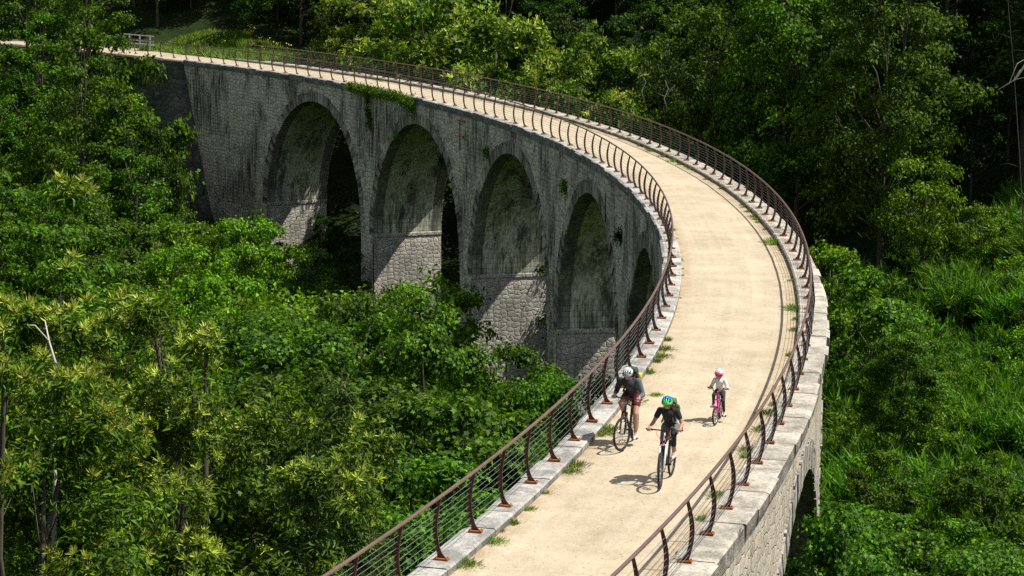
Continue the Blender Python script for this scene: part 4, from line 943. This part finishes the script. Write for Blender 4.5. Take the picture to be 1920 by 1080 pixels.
def knee(hip, foot, lt, ls, side):
    hip, foot = Vector(hip), Vector(foot); d = foot-hip; L = min(d.length, lt+ls-.005); a = (lt*lt - ls*ls + L*L)/(2*L); h = sqrt(max(0, lt*lt-a*a)); u = d.normalized()
    f = Vector((1, side*.12, 0)); f = (f - u*f.dot(u)).normalized(); return hip + u*a + f*h
def rider(name, loc, rz, p, pd, hd, label, outfit):
    """p: scale sc, pelvis, neck, head centre (x,y,z); limbs solved to reach pedals and grips"""
    root = empty(name, loc, rz, label, 'person', 'cyclists riding over the viaduct'); k = p['sc']; pel, nk, hc = Vector(p['pelvis']), Vector(p['neck']), Vector(p['head'])
    sh = {sy: nk + Vector((-.035*k, sy*p.get('shw', .175)*k, -.045*k)) for sy in (1, -1)}; hip = {sy: pel + Vector((.02*k, sy*.09*k, -.02*k)) for sy in (1, -1)}
    ank = {sy: pd[sy] + Vector((-.075*k, -sy*.01, .095*k)) for sy in (1, -1)}
    kn = {sy: knee(hip[sy], ank[sy], .43*k, .42*k, sy*p.get('splay', 1)) for sy in (1, -1)}
    el, wr = {}, {}
    for sy in (1, -1):
        H_ = hd[sy]; wr[sy] = H_ + Vector((-.065*k, sy*.005, .045*k)); d = wr[sy]-sh[sy]; lt, ls = .29*k, .25*k; L = min(d.length, lt+ls-.004); a = (lt*lt-ls*ls+L*L)/(2*L); h = sqrt(max(0, lt*lt-a*a)); u = d.normalized(); f = Vector((-.25, sy*p.get('elb', .35), -.8)); f = (f-u*f.dot(u)).normalized(); el[sy] = sh[sy]+u*a+f*h
    mid = pel.lerp(nk, .5) + Vector((-.03*k, 0, .03*k)); up = (hc-nk).normalized()
    b = MB()                                                                   # the whole body, one skin
    b.ell(pel + Vector((0, 0, .0)), (.12*k, .155*k, .12*k)); b.chain((pel, .125*k), (mid, .12*k), (nk + Vector((-.03*k, 0, -.09*k)), .125*k)); b.cap(sh[1]+Vector((0, -.04*k, 0)), .062*k, sh[-1]+Vector((0, .04*k, 0)), .062*k)
    b.cap(nk+Vector((-.02*k, 0, -.03*k)), .058*k, hc-up*.06*k, .052*k)
    Rh = Matrix.Rotation(p.get('tilt', .35), 3, 'Y'); rh = p.get('rh', .098)
    b.ell(hc, (rh*1.02, rh*.8, rh*1.1), Rh); b.ell(hc + Rh @ Vector((.035, 0, -.055))*(rh/.1), (rh*.62, rh*.58, rh*.6), Rh)
    b.ell(hc + Rh @ Vector((.105, 0, -.015))*(rh/.1), (.02, .013, .022), Rh)                                            # nose
    b.ell(hc + Rh @ Vector((.087, 0, -.058))*(rh/.1), (.012, .024, .009), Rh)                                            # mouth
    for sy in (1, -1): b.ell(hc + Rh @ Vector((-.005, sy*.082, -.015))*(rh/.1), (.02, .01, .03), Rh)                    # ears
    for sy in (1, -1):
        b.chain((hip[sy], .085*k), (kn[sy], .055*k), (kn[sy].lerp(ank[sy], .35), .052*k), (ank[sy], .034*k)); b.cap(ank[sy], .034*k, pd[sy]+Vector((.08*k, 0, .04*k)), .03*k)
        b.chain((sh[sy], .052*k), (el[sy], .038*k), (el[sy].lerp(wr[sy], .3), .037*k), (wr[sy], .025*k))
        H_ = hd[sy]; hs = max(.72, k); b.cap(wr[sy], .024*hs, H_+Vector((-.01, 0, .028)), .026*hs); b.cap(H_+Vector((0, -.028*hs, .024)), .015*hs, H_+Vector((0, .028*hs, .024)), .015*hs)
        for i, (yo, ln) in enumerate(((-.033, .9), (-.011, 1.0), (.011, .95), (.033, .8))):                                # four fingers curling over the grip
            a0 = H_+Vector((.008, yo*hs, .027)); a1 = H_+Vector((.032*ln, yo*hs*1.05, .012)); a2 = H_+Vector((.03*ln, yo*hs, -.016)); a3 = H_+Vector((.008, yo*hs, -.027*ln)); b.chain((a0, .0098*hs), (a1, .009*hs), (a2, .0085*hs), (a3, .0075*hs))
        b.chain((H_+Vector((-.022, -sy*.03*hs, .02)), .0105*hs), (H_+Vector((-.02, -sy*.052*hs, .0)), .0095*hs), (H_+Vector((.004, -sy*.05*hs, -.02)), .008*hs))   # thumb
    body = b.blend('body', M['skin'], root, .0065, 1)
    o = outfit
    s_ = MB(); sl_ = o.get('sleeve', 1.0)                                       # top
    s_.chain((pel + Vector((.01, 0, .03*k)), .142*k), (mid, .135*k), (nk + Vector((-.03*k, 0, -.09*k)), .14*k)); s_.cap(sh[1]+Vector((0, -.04*k, -.005)), .07*k, sh[-1]+Vector((0, .04*k, -.005)), .07*k); s_.ell(nk+Vector((-.035*k, 0, -.04*k)), (.075*k, .08*k, .05*k))
    if sl_ < 1 or o.get('sleeve_mat') is None:
        for sy in (1, -1):
            if sl_ <= .5: s_.cap(sh[sy], .066*k, sh[sy].lerp(el[sy], sl_*2), .06*k)
            else: s_.chain((sh[sy], .066*k), (el[sy], .052*k), (wr[sy].lerp(el[sy], .12), .038*k))
    s_.blend(o.get('top_name', 'shirt'), M[o['top']], root, .008, 3)
    if o.get('sleeve_mat'):
        for sy in (1, -1): q_ = MB(); q_.chain((sh[sy]+Vector((0, sy*.01, 0)), .071*k), (el[sy], .053*k), (wr[sy].lerp(el[sy], .08), .038*k)); q_.blend('sleeve', M[o['sleeve_mat'] if sy > 0 else o.get('sleeve_mat_r', o['sleeve_mat'])], root, .008, 2)
    q_ = MB(); f = o.get('leg', .55)                                            # shorts / leggings
    q_.ell(pel + Vector((0, 0, -.02*k)), (.15*k, .175*k, .135*k))
    for sy in (1, -1):
        if f <= 1: q_.cap(hip[sy], .112*k, hip[sy].lerp(kn[sy], f), .088*k if f < .95 else .066*k)
        else: q_.chain((hip[sy], .098*k), (kn[sy], .065*k), (ank[sy].lerp(kn[sy], .12), .044*k))
    q_.blend(o.get('leg_name', 'shorts'), M[o['shorts']], root, .008, 2)
    if o.get('under'):
        q_ = MB()
        for sy in (1, -1): q_.chain((hip[sy], .09*k), (kn[sy], .061*k), (kn[sy].lerp(ank[sy], .55), .054*k))
        q_.blend('leggings', M[o['under']], root, .008, 2)
    for sy in (1, -1):
        q_ = MB(); t0 = pd[sy]; q_.cap(t0+Vector((-.10*k, 0, .045*k)), .042*k, t0+Vector((.09*k, 0, .036*k)), .034*k); q_.cap(t0+Vector((-.09*k, 0, .03*k)), .04*k, t0+Vector((-.085*k, 0, .095*k)), .042*k); q_.cap(t0+Vector((-.11*k, 0, .02)), .02*k, t0+Vector((.12*k, 0, .02)), .02*k); q_.blend('shoe', M[o.get('shoe', 'shoe')], root, .008, 1)
    # helmet with vents
    sc_h = rh/.1; hl = MB(); NA, NE = 30, 12; vents = set()
    for j in range(NE+1):
        e = pi/2*j/NE*.98
        for i in range(NA): a = 2*pi*i/NA; x, y, z = cos(a)*sin(e), sin(a)*sin(e), cos(e); hl.V.append(hc + Rh @ (Vector((x*.142+(.012 if x > 0 else -.012), y*.108, z*.118+.012 - (.012 if x > .3 and e > 1.3 else 0)))*sc_h)); hl.U.append((0, 0))
    fm = []
    for j in range(NE):
        for i in range(NA):
            a = 2*pi*(i+.5)/NA; y = sin(a)*sin(pi/2*(j+.5)/NE); x = cos(a)*sin(pi/2*(j+.5)/NE); band = int((y+1)*4.5); vent = (band % 2 == 1) and (-.85 < x < .82) and 1 < j < NE-2 and not (-.12 < x < .02)
            if o.get('solid'): vent = vent and j in (5, 6) and x > .3
            if vent: continue
            hl.F.append((j*NA+i, (j+1)*NA+i, (j+1)*NA+(i+1) % NA, j*NA+(i+1) % NA)); fm.append(1 if (x*.9 + (j/NE)*.55 > (.72 if not o.get('solid') else 1.05) or (j >= NE-2)) else 0)
    me = hl.mesh('helmet'); h_ = link('helmet', me, [M[o['helm'][0]], M[o['helm'][1]]], root, True); me.polygons.foreach_set('material_index', fm); m_ = h_.modifiers.new('s', 'SOLIDIFY'); m_.thickness = .014*sc_h; m_.offset = -1
    q_ = MB(); q_.ell(hc + Rh @ (Vector((0, 0, .022))*sc_h), (.118*sc_h, .088*sc_h, .1*sc_h), Rh); q_.build('helmet_padding', M['black'], h_, True)
    q_ = MB()
    for sy in (1, -1): q_.tube([hc + Rh @ (Vector((.01, sy*.093, .0))*sc_h), hc + Rh @ (Vector((.03, sy*.07, -.07))*sc_h), hc + Rh @ (Vector((.045, 0, -.115))*sc_h)], .006, 5)
    q_.build('chin_strap', M[o.get('strap', 'black')], h_, True)
    q_ = MB(); q_.ell(hc + Rh @ (Vector((-.045, 0, -.03))*sc_h), (.07*sc_h, .083*sc_h, .085*sc_h), Rh)
    for w0, w1, r0 in o.get('locks', ()): q_.chain((hc + Rh @ Vector(w0), r0), (hc + Vector(w1), r0*.5))
    q_.blend('hair', M[o['hair']], root, .008, 1)
    if o.get('glasses'):
        q_ = MB()
        for sy in (1, -1): q_.ell(hc + Rh @ Vector((.096, sy*.033, .008)), (.010, .03, .019), Rh)
        q_.tube([hc + Rh @ Vector((.1, -.02, .012)), hc + Rh @ Vector((.1, .02, .012))], .005, 5)
        for sy in (1, -1): q_.tube([hc + Rh @ Vector((.09, sy*.06, .012)), hc + Rh @ Vector((.0, sy*.088, .01))], .004, 4)
        q_.build('sunglasses', M['lens'], root, True)
    else:
        for sy in (1, -1): q_ = MB(); q_.ell(hc + Rh @ (Vector((.088, sy*.033, .006))*sc_h), (.009, .013, .008), Rh, 8, 6); q_.build('eye', M['lens'], root, True)
    return root, pel, nk, sh, k
def backpack(loc, rz, pel, nk, sh, k, label, main, pocket, strap, side=1):
    root = empty('backpack', loc, rz, label, 'backpack', None); ax = (nk-pel).normalized(); n_ = Vector((-ax.z, 0, ax.x)); c = pel.lerp(nk, .62) + n_*(.245*k); Rm = Matrix((ax, Vector((0, 1, 0)), n_)).transposed()
    q = MB(); q.box(c, (.40*k, .25*k, .13*k), Rm); q.ell(c+ax*.17*k, (.08*k, .13*k, .08*k), Rm); q.ell(c-ax*.14*k, (.09*k, .135*k, .09*k), Rm); q.ell(c+n_*.02, (.2*k, .13*k, .1*k), Rm); q.blend('bag', M[main], root, .01, 5)
    q = MB(); q.ell(c + n_*.085*k - ax*.03, (.13*k, .1*k, .05*k), Rm); q.blend('pocket', M[pocket], root, .01, 2)
    q = MB(); q.ell(c + Vector((0, side*.14*k, 0)) - ax*.05 + n_*.0, (.11*k, .045*k, .06*k), Rm); q.blend('side_pocket', M[pocket], root, .01, 2)
    for sy in (1, -1):
        q = MB(); s0 = sh[sy] + Vector((0, -sy*.085*k, 0)); pts = [c + ax*.15*k + Vector((0, sy*.08*k, 0)), s0 + n_*.082*k + ax*.01, s0 + ax*.078*k, s0 - n_*.09*k - ax*.03, pel.lerp(nk, .62) - n_*.15*k + Vector((0, sy*.11*k, 0)), pel.lerp(nk, .42) - n_*.10*k + Vector((0, sy*.155*k, 0)), c - ax*.16*k + Vector((0, sy*.11*k, 0))]
        for a, b in zip(pts[:-1], pts[1:]): q.cap(a, .016*k, b, .016*k, 8)
        q.build('shoulder_strap', M[strap], root, True)
    q = MB(); e = c - ax*.19*k; q.tube([e + Vector((0, side*.1, 0)), e + Vector((-.03, side*.16, -.14)), e + Vector((-.05, side*.2, -.34))], .009, 5); q.build('loose_strap', M['black'], root)
    return root

ZG = Z_SAND + .005
def ride(front, heading, kb, pr, of, bl, rl, nb, fm, fkm, steer=0, kid=False, pack=None):
    rz = radians(heading); d = Vector((cos(rz), sin(rz), 0)); loc = Vector((front[0], front[1], ZG)) - d*kb['wb']
    b, pd, hd = bicycle(nb, loc, rz, kb, bl, M[fm], M[fkm], steer, kid)
    r_, pel, nk, sh, k = rider('person', loc, rz, pr, pd, hd, rl, of)
    if pack: backpack(loc, rz, pel, nk, sh, k, *pack)
ride((2.80, 42.62), -104.5, dict(r=.355, wb=1.14, bb=(.44, .31), saddle=(.20, .94), bar=(.83, 1.06, .34), crank=radians(62), cl=.17, cab='redcable'),
     dict(sc=.93, pelvis=(.15, 0, 1.0), neck=(.48, 0, 1.40), head=(.59, 0, 1.54), tilt=.2), dict(top='black', sleeve=.24, top_name='t_shirt', shorts='shorts_grey', leg=.62, under='black', helm=('helm_blue', 'helm_green'), hair='hair', glasses=True, strap='redcable', locks=(((-.05, .06, -.05), (-.16, .12, -.13), .045), ((-.05, .05, -.07), (-.1, .13, -.2), .035))),
     'black mountain bike with a white fork under the rider in the blue and green helmet', 'person in a blue and green helmet and black T-shirt riding the nearest bicycle', 'bicycle', 'blackmetal', 'white', radians(5), False,
     ('green backpack on the back of the rider in the blue and green helmet', 'pack_green', 'pack_green', 'strap', 1))
ride((2.22, 45.72), -105.5, dict(r=.35, wb=1.12, bb=(.43, .29), saddle=(.20, .93), bar=(.83, 1.02, .33), crank=radians(-82), cl=.17),
     dict(sc=1.0, pelvis=(.17, 0, .99), neck=(.55, 0, 1.36), head=(.675, 0, 1.49), tilt=.32), dict(top='dark_jersey', top_name='jersey', sleeve_mat='grey_sleeve', sleeve_mat_r='dark_jersey', shorts='shorts_red', leg=.5, helm=('white', 'helm_grey'), hair='hair_fair', glasses=True),
     'black bicycle under the rider in grey, next to the left railing', 'person in a white helmet, grey jersey and red checked shorts beside the left railing', 'bicycle', 'blackmetal', 'blackmetal', radians(-15), False,
     ('dark backpack with a yellow pocket on the back of the rider in the white helmet', 'pack_dark', 'yellow', 'black', 1))
ride((4.30, 48.22), -103.5, dict(r=.205, wb=.72, bb=(.30, .21), saddle=(.14, .56), bar=(.50, .74, .22), crank=radians(-75), cl=.09),
     dict(sc=.64, pelvis=(.10, 0, .62), neck=(.27, 0, .91), head=(.33, 0, 1.015), tilt=.02, rh=.088, shw=.16), dict(top='white_top', top_name='jumper', shorts='leggings', leg=2, leg_name='leggings', helm=('white', 'hotpink'), solid=True, hair='hair_fair', strap='hotpink'),
     'small pink childrens bicycle with white tyres rims and an orange reflector', 'child in a pink and white helmet, white jumper and dark leggings riding a small bicycle', 'bicycle', 'pink', 'pink', radians(-8), True)

# broom bushes of the right slope: plumes of green stems, one bush at a time
def broom_kind(seed, nt_=70, ns_=42):
    r_ = np.random.default_rng(seed); u = unit(r_.normal(size=(nt_, 3)) + [0, 0, .55]); u[:, 2] = np.abs(u[:, 2]); L = r_.uniform(.55, 1.25, nt_)
    K = nt_*ns_; U = np.repeat(u, ns_, 0); f = r_.uniform(.35, 1, K)*np.repeat(L, ns_); D = unit(U*.75 + [0, 0, .8]); P = U*f[:, None]*[1.0, 1.0, .75] + D*f[:, None]*.35 + r_.normal(size=(K, 3))*.055
    me = np_mesh('crown', [leaves(P, r_.normal(size=(K, 3)), .30, 'tri', r_, D + r_.normal(size=(K, 3))*.26)]); me.materials.append(M['lf_broom'])
    mb = MB()
    for k in range(9): a = 2*pi*k/9; mb.tube([(0, 0, -.2), (.25*cos(a), .25*sin(a), .35), (.6*cos(a), .6*sin(a), .8)], [.025, .016, .006], 5)
    tm = mb.mesh('stems'); tm.materials.append(M['bark']); return {'H': 1.5, 'r': .95, 'parts': [('crown', me), ('stems', tm)]}
for k in range(3): KIND['broom_%d' % k] = broom_kind(60+k)
rb = random.Random(31); yy = 52.0; nb = 0
while yy < 122:
    xx = 6.0
    while xx < .235*yy + 4:
        x, y = xx + rb.uniform(-1, 1), yy + rb.uniform(-1, 1); R, th = polar(x, y); xx += 2.9
        if R < 151.2 or th > 20: continue
        h = rb.uniform(1.5, 3.0); z = gz(x, y)
        if th < -4 and blocks(x, y, z, h, 1.2, POLY_B): continue
        if any((x-a)**2 + (y-b)**2 < (c_*.5)**2 for a, b, c_ in PLACED): continue
        plant('broom_%d' % rb.randrange(3), x, y, h, 'bright green broom bush with thin upright stems on the slope right of the viaduct', 'shrub', 'broom bushes on the right slope', 'broom_bush', rb.uniform(1.0, 1.35)); PLACED.pop(); nb += 1
    yy += 2.7
print('broom', nb)
